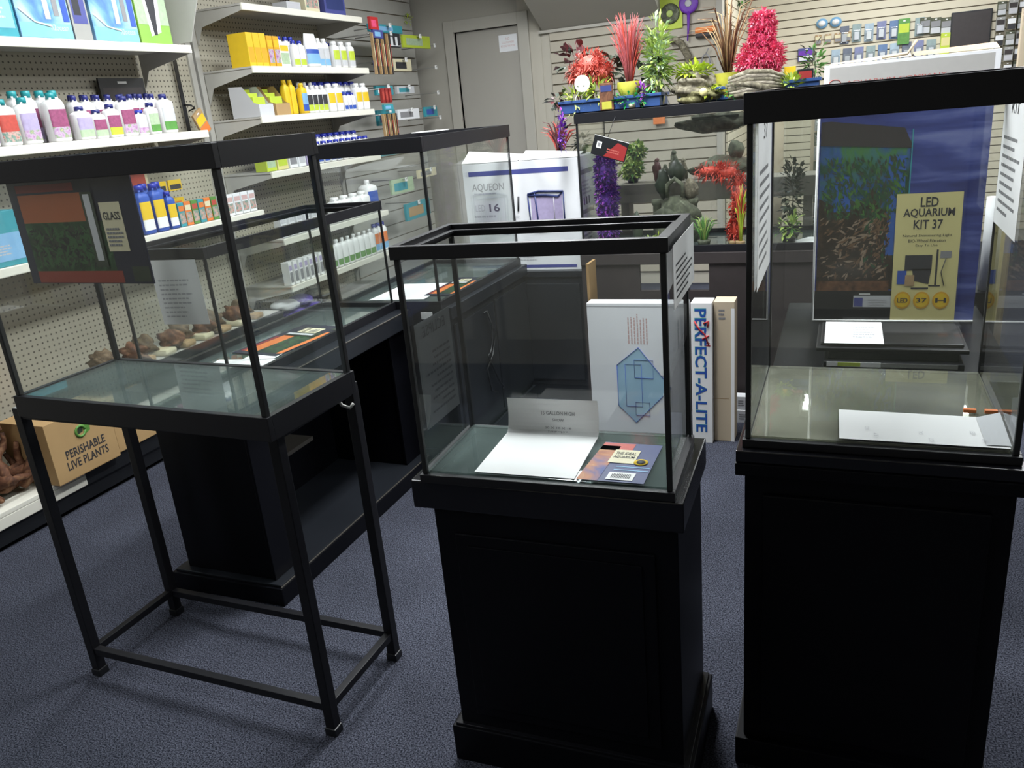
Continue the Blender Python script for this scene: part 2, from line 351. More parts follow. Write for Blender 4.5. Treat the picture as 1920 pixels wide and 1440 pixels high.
# door
t = MB(); t.box((DX0 - .085, WB - .022, 0), (DX0, WB + .03, DZ + .085), 'trim_paint', .004); t.box((DX1, WB - .022, 0), (DX1 + .085, WB + .03, DZ + .085), 'trim_paint', .004)
t.box((DX0, WB - .022, DZ), (DX1, WB + .03, DZ + .085), 'trim_paint', .004); struct(t, 'trim_2')
d = MB().box((DX0 + .004, WB + .02, .01), (DX1 - .004, WB + .06, DZ - .004), 'door_paint'); dr = struct(d, 'door_1')
k = MB().loft([(0, .012, .012), (.03, .012, .012), (.035, .027, .027), (.06, .03, .03), (.07, .018, .018)], 'steel_grey', 16)
ko = k.build('door_handle', dr); ko.location = (DX1 - .07, WB + .02, .95); ko.rotation_euler = (PI / 2, 0, 0)
sg = MB().box((-.075, -.002, -.06), (.075, 0, .06), 'card_white'); sg.text('NO', (0, -.003, .03), XR, ZR, .03, .02, 'ink_pink'); sg.text('CUSTOMERS', (0, -.003, .005), XR, ZR, .10, .014, 'ink_pink'); sg.text('BEYOND THIS POINT', (0, -.003, -.02), XR, ZR, .12, .014, 'ink_pink')
tag(sg.build('door_sign', None, (-2.43, WB + .019, 1.88)), 'small white notice stuck on the upper part of the beige door', 'sign')
bb = MB().box((DX1 + .085, WB - .03, 0), (-2.1, WB - .008, .09), 'trim_paint', .004); struct(bb, 'baseboard_back')
# ceiling lights
def light_fixture(i, x, y, sx, sy, w):
    r = thing('ceiling_light', f'long white ceiling light panel, {ORD[i]} of those above the shop floor', 'light', (x, y, CEIL - .005), 0, 'ceiling light panels')
    f = MB(); f.box((-sx / 2 - .03, -sy / 2 - .03, -.05), (sx / 2 + .03, sy / 2 + .03, 0), 'white', .004); f.build('housing', r)
    mat('lamp_glow', (.9, .9, .9), .5, emit=((.92, .97, 1), 9.0))
    g = MB(); g.box((-sx / 2, -sy / 2, -.058), (sx / 2, sy / 2, -.0505), 'lamp_glow'); g.build('diffuser', r)
    l = bpy.data.lights.new('ceiling_lamp', 'AREA'); l.shape = 'RECTANGLE'; l.size = sx; l.size_y = sy; l.energy = w; l.color = (.95, .98, 1.0)
    lo = bpy.data.objects.new('lamp', l); COL.objects.link(lo); lo.parent = r; lo.location = (0, 0, -.065)
for i, a in enumerate(LIGHTS): light_fixture(i, *a)
# ------------------------------------------------------------------ fish tanks
def ring(mb, w, d, z0, z1, t, m, o=0.0, bev=.0015):
    mb.box((-o, -o, z0), (w + o, t, z1), m, bev); mb.box((-o, d - t, z0), (w + o, d + o, z1), m, bev)
    mb.box((-o, t, z0), (t, d - t, z1), m); mb.box((w - t, t, z0), (w + o, d - t, z1), m)
def tank(name, label, loc, rz, w, d, h, rim=.04, frame=.03, floor='floor_glass', brace=None, seal=.010, flr=.012):
    r = thing(name, label, 'fish tank', loc, rz)
    a = MB(); ring(a, w, d, h - rim, h, .012, 'black_rim', .003); ring(a, w - .0, d, h - rim * .55, h - rim * .4, .026, 'black_rim')
    if brace:
        for b in brace: a.box((b - .012, .02, h - rim * .6), (b + .012, d - .02, h - rim * .3), 'black_rim')
    a.build('top_rim', r)
    b = MB(); ring(b, w, d, 0, frame, .012, 'black_rim', .003); b.build('bottom_frame', r)
    g = .006
    MB().box((.004, .004, flr * .5), (w - .004, .004 + g, h - .004), 'glass').build('front_pane', r)
    MB().box((.004, d - .004 - g, flr * .5), (w - .004, d - .004, h - .004), 'glass').build('back_pane', r)
    MB().box((.004, .004 + g + .0005, flr * .5), (.004 + g, d - .0045 - g, h - .004), 'glass').build('side_pane', r)
    MB().box((w - .004 - g, .004 + g + .0005, flr * .5), (w - .004, d - .0045 - g, h - .004), 'glass').build('side_pane', r)
    MB().box((.011, .011, flr - .006), (w - .011, d - .011, flr), floor).build('floor_pane', r)
    for (x, y) in ((.0, .0), (w, .0), (0, d), (w, d)):
        sx = .002 if x == 0 else w - .002 - seal; sy = .002 if y == 0 else d - .002 - seal
        q = MB(); q.box((sx, sy, frame), (sx + seal, sy + seal, h - rim), 'seal', .002); q.build('corner_seal', r)
    return r
# left tank on the metal stand
A0 = (-1.813, 1.223, .8085); AR = -.037
tankA = tank('fish_tank', 'empty glass tank with black rim on the black metal stand', A0, AR, .762, .300, .5825, .045, .052, seal=.013, flr=.05)
tankC = tank('fish_tank', 'small tall glass tank with open top on the black cabinet in the middle', (-.764, 1.278, .7055), .036, .503, .265, .477, .025, .018, seal=.010, flr=.022)
tankD = tank('fish_tank', 'tall square glass tank on the black cabinet at the right', (-.157, 1.465, .748), -.003, .457, .45, .642, .050, .016, floor='dusty_floor_glass', seal=.010, flr=.02)
tankE = tank('fish_tank', 'long low glass tank behind the metal stand, with a price paper on its end', (-1.962, 1.725, .695), 0, .342, .958, .422, .032, .03, seal=.008)
tankB = tank('fish_tank', 'large glass tank beside the tank carton, far end of the left row', (-1.885, 2.69, .695), 0, .465, .86, .64, .053, .03, seal=.010)
tankG = tank('fish_tank', 'wide display tank holding plastic plants, with planters on its rim', (-1.09, 3.5, .745), 0, 1.56, .45, .61, .042, .03, seal=.009, brace=(.52, 1.04))
# ------------------------------------------------------------------ metal stand
def metal_stand():
    w, d, h = .816, .317, .8065
    r = thing('tank_stand', 'black square tube metal stand under the left tank', 'stand', (-1.904, 1.266, 0), -.015)
    t = .026
    for x in (0, w - t):
        for y in (0, d - t):
            l = MB().box((x, y, .012), (x + t, y + t, h), 'black_metal', .002).build('leg', r)
            MB().box((x - .003, y - .003, 0), (x + t + .003, y + t + .003, .022), 'black', .003).build('foot_cap', l)
            MB().box((x + .002, y + .002, h), (x + t - .002, y + t - .002, h + .001), 'steel_grey').build('tube_end', l)
    for y in (.003, d - t + .003): MB().box((t, y, .07), (w - t, y + .020, .09), 'black_metal', .0015).build('lower_rail', r)
    for x in (.003, w - t + .003): MB().box((x, t, .07), (x + .020, d - t, .09), 'black_metal', .0015).build('lower_rail', r)
    for y in (.003, d - t + .003): MB().box((t, y, h - .028), (w - t, y + .020, h), 'black_metal', .0015).build('upper_rail', r)
    for x in (.003, w - t + .003): MB().box((x, t, h - .028), (x + .020, d - t, h), 'black_metal', .0015).build('upper_rail', r)
metal_stand()
# ------------------------------------------------------------------ cabinets
def cab_C():
    r = thing('tank_cabinet', 'black wooden cabinet with wide top board under the small open tank', 'cabinet', (-.795, 1.283, 0), .018)
    w, d, h = .552, .300, .7050
    MB().box((0, 0, h - .062), (w, d, h), 'black_gloss', .003).build('top_board', r)
    b = MB(); b.box((.042, .006, .095), (w - .012, d - .004, h - .062), 'black_satin', .002); b.build('carcass', r)
    dd = MB(); dd.box((.085, .0, .135), (w - .055, .0055, h - .115), 'black_satin', .002); dr = dd.build('door', r)
    q = MB(); q.box((.11, -.003, .16), (w - .08, -.0003, h - .14), 'black_satin', .001); q.build('raised_panel', dr)
    p = MB(); p.box((.022, -.008, 0), (w + .008, d + .006, .095), 'black_satin', .003); p.box((.030, -.003, .095), (w - .000, d + .002, .101), 'black_gloss', .001); p.build('plinth', r)
cab_C()
def cab_D():
    r = thing('tank_cabinet', 'tall black cabinet under the square tank at the right', 'cabinet', (-.170, 1.445, 0), 0)
    w, d, h = .480, .49, .7475
    MB().box((0, 0, h - .024), (w, d, h), 'black_gloss', .002).build('top_board', r)
    b = MB(); b.box((.016, .010, .07), (w - .010, d - .006, h - .024), 'black_satin', .002); b.build('carcass', r)
    MB().box((-.001, -.004, h - .050), (w + .001, d + .002, h - .0245), 'black_satin', .002).build('moulding', r)
    dd = MB(); dd.box((.05, 0, .10), (w - .045, .0098, h - .09), 'black_satin', .003); dd.build('door', r)
    p = MB(); p.box((.0, -.006, 0), (w + .0, d, .07), 'black_satin', .003); p.build('plinth', r)
cab_D()
def cab_row():
    # near unit of the left row: end block, open front recess with a deck, back
    r = thing('open_cabinet', 'black cabinet with open recess and low deck, behind the metal stand', 'cabinet', (-2.02, 1.69, 0), 0)
    w, d, h = .46, 1.02, .6945
    MB().box((0, 0, h - .065), (w, d, h), 'charcoal', .003).build('top_board', r)
    MB().box((.065, .03, .07), (w - .05, .16, h - .065), 'black_satin', .002).build('end_panel', r)
    MB().box((.065, d - .13, .07), (w - .05, d - .01, h - .065), 'black_satin', .002).build('end_panel', r)
    MB().box((.065, .16, .07), (.085, d - .13, h - .065), 'black_satin').build('back_panel', r)
    MB().box((.02, -.005, 0), (w + .0, d, .062), 'black_satin', .004).build('plinth', r)
    MB().box((.03, .005, .062), (w - .006, d - .01, .070), 'charcoal', .002).build('deck', r)
    for y in (.03, d - .13): MB().box((w - .05, y - .005, .0705), (w - .040, y + .125, h - .066), 'black_satin', .002).build('pilaster', r)
    MB().box((.0855, .26, .30), (.22, .58, .315), 'black_edge').build('shelf_board', r)
    e_ = MB(); e_.box((w - .007, .002, .0622), (w - .002, d - .012, .066), 'black_edge', .001); e_.build('deck_edge_highlight', r)  # lighter strip paints the light caught along the deck edge
    e_ = MB(); e_.box((w - .004, .0, h - .003), (w + .0015, d, h + .0008), 'black_edge', .001); e_.build('board_edge_highlight', r)  # painted highlight line along the aisle edge of the top board
cab_row()
tag(MB().tube([(-1.10, 1.50, .795), (-1.088, 1.50, .770), (-1.07, 1.505, .762), (-1.062, 1.51, .772)], .004, 'steel_grey', 8).build('metal_hook'), 'small bright metal hook under the right rail of the metal stand', 'hook')
def cab_far():
    r = thing('tank_cabinet', 'black panelled cabinet under the large tank at the far end of the row', 'cabinet', (-1.93, 2.715, 0), 0)
    w, d, h = .54, .845, .6945
    MB().box((0, 0, h - .05), (w, d, h), 'charcoal', .003).build('top_board', r)
    MB().box((.03, .02, .08), (w - .02, d - .01, h - .05), 'charcoal', .002).build('carcass', r)
    for i in range(2): MB().box((w - .02, .04 + i * .405, .11), (w - .008, .43 + i * .405, h - .08), 'charcoal', .003).build('door', r)
    MB().box((.02, .01, 0), (w - .005, d, .08), 'charcoal', .003).build('plinth', r)
cab_far()
def cab_box():
    r = thing('tank_cabinet', 'plain black cabinet carrying the white tank carton', 'cabinet', (-1.72, 3.57, 0), 0)
    w, d, h = .615, .42, .655
    MB().box((0, 0, h - .03), (w, d, h), 'charcoal', .003).build('top_board', r)
    MB().box((.01, .006, .08), (w - .01, d - .01, h - .03), 'charcoal', .002).build('carcass', r)
    for i in range(2): MB().box((.03 + i * .285, -.004, .11), (.30 + i * .285, .0055, h - .06), 'charcoal', .003).build('door', r)
    MB().box((.01, .01, 0), (w - .01, d - .01, .08), 'charcoal', .003).build('plinth', r)
cab_box()
def stand_G():
    mat('umber', (.035, .028, .028), .5, var=.2)
    r = thing('display_stand', 'dark brown open stand under the wide display tank', 'stand', (-1.1, 3.49, 0), 0)
    w, d, h = 1.58, .47, .7445
    MB().box((0, 0, h - .05), (w, d, h), 'umber', .003).build('top_board', r)
    segs = [(0, .27, 1), (.27, .36, 0), (.36, .49, 1), (.49, .575, 0), (.575, w, 1)]
    b = MB()
    for a, c, solid in segs:
        if solid: b.box((a, .01, .06), (c, .03, h - .05), 'umber')
        else: b.box((a, .01, .06), (c, .03, .575), 'umber')
    b.build('front_panel', r)
    MB().box((0, .03, .0), (.02, d, h - .05), 'umber').build('side_panel', r); MB().box((w - .02, .03, .0), (w, d, h - .05), 'umber').build('side_panel', r)
    MB().box((.02, .03, .06), (w - .02, d, .08), 'umber').build('bottom_board', r); MB().box((0, 0.02, 0), (w, .03, .06), 'umber').build('plinth', r)
stand_G()
def stand_F():
    r = thing('display_stand', 'low black stand behind the square tank, carrying hoods and the kit carton', 'stand', (-.16, 2.13, 0), 0)
    w, d, h = .575, .78, .6695
    MB().box((0, 0, h - .04), (w, d, h), 'black_satin', .003).build('top_board', r)
    for x in (.01, w - .05):
        for y in (.01, d - .05): MB().box((x, y, 0), (x + .04, y + .04, h - .04), 'black_satin').build('leg', r)
    MB().box((.02, .025, .08), (w - .02, d - .025, .10), 'black_satin').build('lower_shelf', r)
stand_F()
# power cord hanging on the far cabinet doors
c = MB(); pts = []
for i in range(28):
    tt = i / 27; pts.append((-1.384, 3.00 + .05 * math.sin(tt * 9) + .10 * tt, .60 - .42 * tt + .03 * math.sin(tt * 14)))
c.tube(pts, .004, 'black', 6); c.tube([(-1.384, 3.03, .60), (-1.384, 3.10, .48), (-1.384, 3.05, .40), (-1.384, 2.98, .36), (-1.384, 3.0, .25), (-1.384, 3.06, .22)], .004, 'black', 6)
tag(c.build('power_cord'), 'thin black power cord hanging down the front of the far row cabinet', 'cord')
# ------------------------------------------------------------------ papers and leaflets
def sheet(name, label, pts_fn, nu, nv, m, extra=None, cat='paper', group=None, t=.0006):
    mb = MB(); vs = []; fs = []
    for j in range(nv + 1):
        for i in range(nu + 1): vs.append(pts_fn(i / nu, j / nv))
    for j in range(nv):
        for i in range(nu): a = j * (nu + 1) + i; fs.append((a, a + 1, a + nu + 2, a + nu + 1))
    mb.add(vs, fs, m)
    if extra: extra(mb)
    return tag(mb.build(name), label, cat, group)
def flat4(p):           # bilinear patch from corners (front-left, front-right, back-right, back-left)
    a, b, c_, d_ = [Vector(q) for q in p]
    return lambda u, v: (a * (1 - u) + b * u) * (1 - v) + (d_ * (1 - u) + c_ * u) * v
# middle tank floor (z of its glass floor = .7275)
fz = .7290
def curl(u, v):          # letter sheet lying flat, its back edge curling up against the back pane
    L = .30; s_ = v * L; flat = .208
    x = -.655 + u * .205 - .02 * v
    if s_ < flat: y = 1.292 + s_; z = fz + .003 * math.sin(u * PI) * v
    else:
        a = (s_ - flat) / .092; y = 1.292 + flat + .022 * math.sin(a * PI / 2); z = fz + .005 + .066 * (a ** 1.3)
    return Vector((x + (y - 1.3) * .02, y + .002 + (x + .764) * .036, z))
def ex(mb):
    P = lambda u, v, dz=.0010: curl(u, v) + Vector((0, -.0012, dz))
    for (t_, u0, v0, w_, h_) in (('15 GALLON HIGH', .56, .88, .075, .010), ('SHOW', .56, .82, .026, .008), ('20 X 10 X 18', .56, .74, .06, .007), ('TANK ONLY', .56, .69, .045, .006)):
        vs, fs = text_mesh(t_, .01)
        mb.add([P(u0 + x_ * w_ / .205, v0 + y_ * h_ / .3) for x_, y_ in vs], fs, 'ink_grey')
sheet('price_sheet', 'white price sheet curling up at the back, on the floor of the small middle tank', curl, 8, 24, 'paper', ex)
def leaflet():
    r = MB(); o = flat4([(-.447, 1.305, fz), (-.318, 1.309, fz), (-.318, 1.485, fz), (-.437, 1.485, fz)])
    r.add([o(0, 0), o(1, 0), o(1, 1), o(0, 1)], [(0, 1, 2, 3)], 'navy')
    up = Vector((0, 0, .0006))
    def q(u0, v0, u1, v1, m, k=1): r.add([o(u0, v0) + up * k, o(u1, v0) + up * k, o(u1, v1) + up * k, o(u0, v1) + up * k], [(0, 1, 2, 3)], m)
    q(0, 0, .32, .9, 'guide_print'); q(0, .78, .55, .98, 'brick_red'); q(.42, .04, .82, .22, 'white', 2); q(.28, .45, .70, .80, 'cream', 2)
    for v in (.28, .36): q(.45, v, .98, v + .02, 'sky_print')
    vs, fs = text_mesh('THE IDEAL', .01); r.add([o(.49 + x * .34, .70 + y * .07) + up * 3 for x, y in vs], fs, 'ink')
    vs, fs = text_mesh('AQUARIUM', .01); r.add([o(.49 + x * .34, .60 + y * .07) + up * 3 for x, y in vs], fs, 'ink')
    vs, fs = text_mesh('IIIIIIIIIIII', .01); r.add([o(.62 + x * .28, .13 + y * .10) + up * 3 for x, y in vs], fs, 'ink')
    c_ = o(.80, .50); r.loft([(c_.z + .001, .014, .014), (c_.z + .0016, .014, .014)], 'yellow', 20, c=(c_.x, c_.y)); r.loft([(c_.z + .0017, .009, .009), (c_.z + .002, .009, .009)], 'ink', 12, c=(c_.x, c_.y))
    tag(r.build('leaflet'), 'blue and orange printed leaflet beside the price sheet in the middle tank', 'leaflet')
leaflet()
dz = .7700
def ex2(mb):
    for i, (x, y) in enumerate([(.06, 1.53), (.075, 1.50), (.15, 1.52), (.165, 1.49), (.235, 1.535), (.25, 1.50)]):
        mb.text(['NO', '37', 'GAL', 'KIT', 'SET', 'UP'][i], (x, y, dz + .0045), Vector((0, 1, 0)), Vector((-1, 0, 0)), .016, .008, 'ink_light')
sheet('price_sheet', 'wide blank looking white sheet on the floor of the square right tank',
      flat4([(.012, 1.478, dz + .002), (.286, 1.477, dz + .002), (.284, 1.62, dz + .002), (.010, 1.626, dz + .002)]), 6, 4, 'paper', ex2)
sheet('price_sheet', 'creased white sheet at the right, overlapping beside the wide sheet in the square tank',
      lambda u, v: Vector((.250 + u * .038, 1.484 + v * .13, dz + .004 + .012 * u * v)), 4, 4, 'paper_grey')
for i, x in enumerate((.232, .268)):
    tag(MB().box((x, 1.642, dz + .001), (x + .022, 1.652, dz + .008), 'orange', .001).build('orange_clip'), ['orange plastic clip behind the wide white sheet in the square tank', 'orange plastic clip at the right end of the square tank floor'][i], 'clip')
mat('film_light', (.42, .41, .39), .6); mat('backlit_paper_grey', (.075, .08, .085), .4)  # the dark grey is backlit paper, its shade put into the colour
# posters / price papers taped to panes
def print_lines(n, w, h, head=None):
    def f(mb): pass
    return f
def wall_paper(name, label, c, r, u, w, h, m='paper', head=None, n=8, ink='ink_grey', back=False):
    mb = MB(); c, r, u = Vector(c), Vector(r).normalized(), Vector(u).normalized(); nrm = r.cross(u)
    o = c - r * w / 2 - u * h / 2
    k = .0006; f_ = -3 if back else 1
    vs = [o, o + r * w, o + r * w + u * h, o + u * h]; vs += [v - nrm * k for v in vs]
    mb.add(vs, [(0, 1, 2, 3), (7, 6, 5, 4), (0, 4, 5, 1), (1, 5, 6, 2), (2, 6, 7, 3), (3, 7, 4, 0)], m)
    if head:
        for i, (t_, tw, th) in enumerate(head): mb.text(t_, c + nrm * .0005 * f_ + u * (h * .40 - i * th * 1.6), r, u, tw, th, 'ink')
    mb.lines(c + nrm * .0005 * f_ - u * h * .10, r, u, w * .78, h * .62, n, ink, .35, .5)
    return tag(mb.build(name), label, 'paper')
wall_paper('price_sheet', 'white typed sheet hanging askew on the end pane of the long low tank', (-1.735, 1.722, .995), (1, 0, .02), (-.03, 0, 1), .170, .19, 'paper', None, 9, 'ink_light')
wall_paper('price_sheet', 'printed sheet taped outside the right pane of the small middle tank', (-.254 + .0, 1.410, 1.115), (0, 1, .04), (0, 0, 1), .20, .108, 'paper', None, 6, 'ink')
wall_paper('price_sheet', 'sheet coloured dark as backlit, mirrored lettering, on the left pane of the small middle tank', (-.7625, 1.40, .91), (0, -1, .0), (0, 0, 1), .155, .22, 'backlit_paper_grey', [('ECLIPSE', .10, .022)], 10, 'ink', True)
wall_paper('price_sheet', 'long white sheet on the inner left pane of the square right tank', (-.1440, 1.70, 1.19), (0, 1, 0), (0, 0, 1), .29, .32, 'paper', [('37', .08, .03)], 9, 'ink_grey')
wall_paper('price_sheet', 'white sheet taped on the right pane of the square tank', (.2880, 1.78, 1.22), (0, -1, 0), (0, 0, 1), .24, .25, 'paper', [('KIT', .08, .02)], 9, 'ink_grey')
# picture card taped inside the front pane of the left tank
mat('pic_g3', (.03, .10, .03), .4)
mat('rust_orange', (.36, .10, .035), .45, var=.2, scale=8); mat('rust', (.26, .035, .02), .45); mat('dark_navy', (.012, .014, .035), .4)
def picture_card(name, label, o, r, u, w, h, om='orange'):
    mb = MB(); o, r, u = Vector(o), Vector(r), Vector(u); n = r.cross(u)
    vs = [o, o + r * w, o + r * w + u * h, o + u * h]; vs += [v - n * .003 for v in vs]
    mb.add(vs, [(0, 1, 2, 3), (7, 6, 5, 4), (0, 4, 5, 1), (1, 5, 6, 2), (2, 6, 7, 3), (3, 7, 4, 0)], 'dark_navy')
    def q(a, b, c_, d_, m, k=1): p = o + n * .0005 * k; mb.rect(p + r * a * w + u * b * h, r * (c_ - a) * w, u * (d_ - b) * h, m)
    q(.07, .58, .60, .84, om); q(.07, .12, .74, .58, 'pic_green'); q(.07, .01, .78, .12, om if om == 'orange' else 'rust'); q(.07, .86, .55, .93, 'dark_red')
    mb.scatter(o + r * .075 * w + u * .13 * h + n * .0009, r, u, .64 * w, .44 * h, 500, .022, ['leaf_dark', 'pic_g3', 'pic_g3', 'black'], 8); q(.60, .16, .69, .84, 'leaf_dark', 7); q(.62, .22, .67, .82, 'paper_grey', 8); q(.72, .30, .88, .74, 'cream', 2)
    mb.text('GLASS', o + n * .002 + r * .80 * w + u * .62 * h, r, u, .13 * w, .07 * h, 'ink', .01)
    mb.lines(o + n * .002 + r * .80 * w + u * .43 * h, r, u, .13 * w, .18 * h, 5, 'ink_grey')
    q(.86, .02, .99, .16, 'leaf_dark', 2)
    return tag(mb.build(name), label, 'picture card')
ca, sa = math.cos(AR), math.sin(AR)
picture_card('picture_card', 'dark picture card of a planted aquarium, orange band on top, inside left tank', (-1.655, 1.235, 1.130), (ca, sa, .0), (0, 0, 1), .365, .225, 'rust_orange')
# leaflets on the floor of the long low tank and the large tank
ez = .7085
picture_card('picture_card', 'picture card with orange and green print lying in the long low tank', (-1.69, 2.02, ez + .002), (.12, .99, 0), (-.99, .12, 0), .36, .20)
sheet('price_sheet', 'white sheet lying at the near end inside the long low tank', flat4([(-1.87, 1.80, ez), (-1.66, 1.82, ez), (-1.67, 2.00, ez), (-1.88, 1.97, ez)]), 3, 3, 'paper')
sheet('price_sheet', 'smaller white sheet between the picture card and the near sheet', flat4([(-1.79, 1.97, ez + .0015), (-1.68, 2.0, ez + .0015), (-1.69, 2.10, ez + .0015), (-1.80, 2.08, ez + .0015)]), 3, 3, 'paper')
sheet('price_sheet', 'white sheet lying inside the large tank beside the carton', flat4([(-1.80, 2.78, ez), (-1.55, 2.80, ez), (-1.56, 3.10, ez), (-1.79, 3.08, ez)]), 3, 3, 'paper')
picture_card('picture_card', 'orange and green picture card lying inside the large far tank', (-1.46, 2.86, ez + .002), (0, 1, 0), (-1, 0, 0), .34, .12)
# small notes
tag(MB().box((0, 0, 0), (.05, .004, .028), 'white', .001).build('price_tag', None, (-1.51, 2.6865, .655)), 'small white tag stuck under the near end of the large far tank', 'tag')
tag(MB().box((-1.80, 3.33, 1.3365), (-1.68, 3.47, 1.340), 'white').build('white_card'), 'white card lying across the rim of the large far tank', 'card')
# ------------------------------------------------------------------ cartons
def carton(name, label, loc, w, d, h, front, rz=0.0, m='card_white', extra=None, rot=None):
    r = thing(name, label, 'carton', loc, rz, None, rot)
    b = MB(); b.box((0, 0, 0), (w, d, h), m, .002); front(b); b.build('carton_body', r)
    if extra: extra(r)
    return r
def aq(b):
    y = -.0006
    b.rect((.03, y, .455), (.50, 0, 0), (0, 0, .022), 'indigo')
    b.text('AQUEON', (.125, y, .400), XR, ZR, .165, .040, 'ink_grey', .006)
    b.text('LED', (.075, y, .305), XR, ZR, .05, .032, 'ink_light'); b.text('16', (.150, y, .305), XR, ZR, .055, .038, 'ink', .02)
    b.lines((.12, y, .265), XR, ZR, .16, .02, 1, 'ink_light'); b.lines((.12, y, .373), XR, ZR, .14, .012, 1, 'ink_light')
    # line drawing of a bow-front tank
    y = -.003
    T = lambda pts, r_=.0035, m='navy': b.tube([(x, y, z) for x, z in pts], r_, m, 5)
    T([(.325, .360), (.38, .372), (.50, .366), (.475, .345), (.42, .352), (.325, .355)], .005)
    T([(.325, .36), (.332, .195)]); T([(.50, .366), (.500, .205)]); T([(.36, .365), (.372, .190)]); T([(.452, .352), (.452, .205)], .002, 'ink_light')
    T([(.332, .195), (.38, .188), (.500, .203), (.455, .213), (.335, .198)], .005)
    b.rect((.338, -.0007, .20), (.155, 0, 0), (0, 0, .15), 'lavender')
    T([(.278, .352), (.272, .285)], .0045, 'ink')
    # fish
    b.add([(.205 + .058 * math.cos(a), -.0007, .20 + .026 * math.sin(a)) for a in [i * PI / 8 for i in range(16)]], [tuple(range(16))], 'navy')
    b.poly([(.19, -.0007, .20), (.145, -.0007, .212), (.152, -.0007, .195)], 'navy'); b.poly([(.25, -.0007, .215), (.29, -.0007, .235), (.285, -.0007, .185)], 'ink_grey')
    b.lines((.26, -.0007, .255), XR, ZR, .04, .02, 4, 'ink_light')
    b.rect((.215, -.0007, .012), (.33, 0, 0), (0, 0, .014), 'indigo'); b.lines((.10, -.0007, .06), XR, ZR, .14, .05, 5, 'ink_light'); b.lines((.30, -.0007, .07), XR, ZR, .12, .05, 4, 'ink_light')
    b.rect((.08, -.0007, .10), (.09, 0, 0), (0, 0, .04), 'sky_print')
    # side face
    X = .5785; yy = Vector((0, 1, 0))
    b.rect((X, .02, .43), (0, .20, 0), (0, 0, .022), 'ink_grey'); b.rect((X, .02, .25), (0, .20, 0), (0, 0, .02), 'ink_grey')
    b.lines((X, .12, .37), yy, ZR, .15, .07, 4, 'ink_light'); b.lines((X, .12, .15), yy, ZR, .16, .14, 7, 'ink_grey')
    for k_ in range(3): b.rect((X, .06 + k_ * .04, .29), (0, .018, 0), (0, 0, .035), 'ink')
def aq_flaps(r):
    for sx, x0, x1, tilt in ((1, .0, .285, .05), (-1, .295, .578, .035)):
        f = MB(); f.add([(x0, 0, .515), (x1, 0, .515), (x1, .10, .515 + tilt * .4), (x0, .10, .515 + tilt), (x0, 0, .518), (x1, 0, .518), (x1, .10, .518 + tilt * .4), (x0, .10, .518 + tilt)],
                        [(0, 3, 2, 1), (4, 5, 6, 7), (0, 1, 5, 4), (1, 2, 6, 5), (2, 3, 7, 6), (3, 0, 4, 7)], 'white'); f.build('flap', r)
carton('tank_carton', 'white tank carton with blue stripe and a drawn tank, on the plain black cabinet', (-1.697, 3.6, .6555), .578, .30, .513, aq, 0, 'card_white', aq_flaps)
def white_panel(b):
    y = -.0006; w, h = .415, .60
    # blue hood drawing, turned on its side
    cx, cz = .245, .245
    pts = [(-.125, .085), (-.03, .165), (.105, -.01), (-.05, -.175), (-.125, -.10)]
    b.poly([(cx + x_, y, cz + z_) for x_, z_ in pts][::-1], 'pale_blue')
    for (x0, z0, x1, z1) in ((-.09, -.10, -.02, .09), (-.05, .03, .03, .11), (-.05, -.14, .01, -.08)):
        b.tube([(cx + x0, y - .001, cz + z0), (cx + x1, y - .001, cz + z0), (cx + x1, y - .001, cz + z1), (cx + x0, y - .001, cz + z1), (cx + x0, y - .001, cz + z0)], .0009, 'blue', 4)
    b.tube([(cx + x_, y - .001, cz + z_) for x_, z_ in pts + pts[:1]], .0014, 'blue', 4)
    b.rect((cx + .06, y - .002, cz + .045), (.03, 0, 0), (0, 0, .025), 'white'); b.rect((cx + .07, y - .002, cz - .08), (.035, 0, 0), (0, 0, .045), 'white')
    b.lines((.215, y, .49), ZR, Vector((-1, 0, 0)), .13, .09, 7, 'ink_pink', .4, .2)
    b.rect((.0, y, .585), (.41, 0, 0), (0, 0, .002), 'ink_grey')
    b.text('GLASS CANOPY AND LIGHT', (.398, y, .46), Vector((0, 0, -1)), XR, .18, .010, 'ink_grey'); b.text('FOR AQUARIUMS', (.383, y, .47), Vector((0, 0, -1)), XR, .12, .008, 'ink')
carton('hood_carton', 'large white flat carton with a blue hood drawing, leaning below the display tank', (-.985, 3.17, .0), .42, .07, .60, white_panel)
def pal(b):
    y = -.0006
    # the letters run downwards, read from the right
    b.text('PERFECT-A-LITE', (.038, y, .315), Vector((0, 0, -1)), XR, .535, .048, 'teal', .03)
    b.text('PERFECT-A-LITE', (.039, y - .0004, .314), Vector((0, 0, -1)), XR, .53, .045, 'blue', .006)
    # red toothbrush-like emblem
    b.tube([(.014, y - .001, .53), (.03, y - .001, .50), (.055, y - .001, .475), (.07, y - .001, .43)], .003, 'red', 5)
    b.tube([(.05, y - .001, .52), (.07, y - .001, .53), (.066, y - .001, .505)], .004, 'red', 5); b.tube([(.045, y - .001, .455), (.072, y - .001, .47)], .003, 'red', 5)
    b.rect((.057, y, .425), (.02, 0, 0), (0, 0, .004), 'red'); b.rect((.055, y, .435), (.02, 0, 0), (0, 0, .004), 'red')
tag(MB().box((-1.002, 3.25, 0), (-.990, 3.36, .75), 'cardboard_edge', .001).build('folded_carton'), 'tall thin folded brown carton standing behind the hood carton at its left', 'carton')
carton('light_carton', 'slim white upright light fixture carton with blue PERFECT-A-LITE lettering', (-.548, 3.160, .0), .083, .09, .605, pal, 0, 'white')
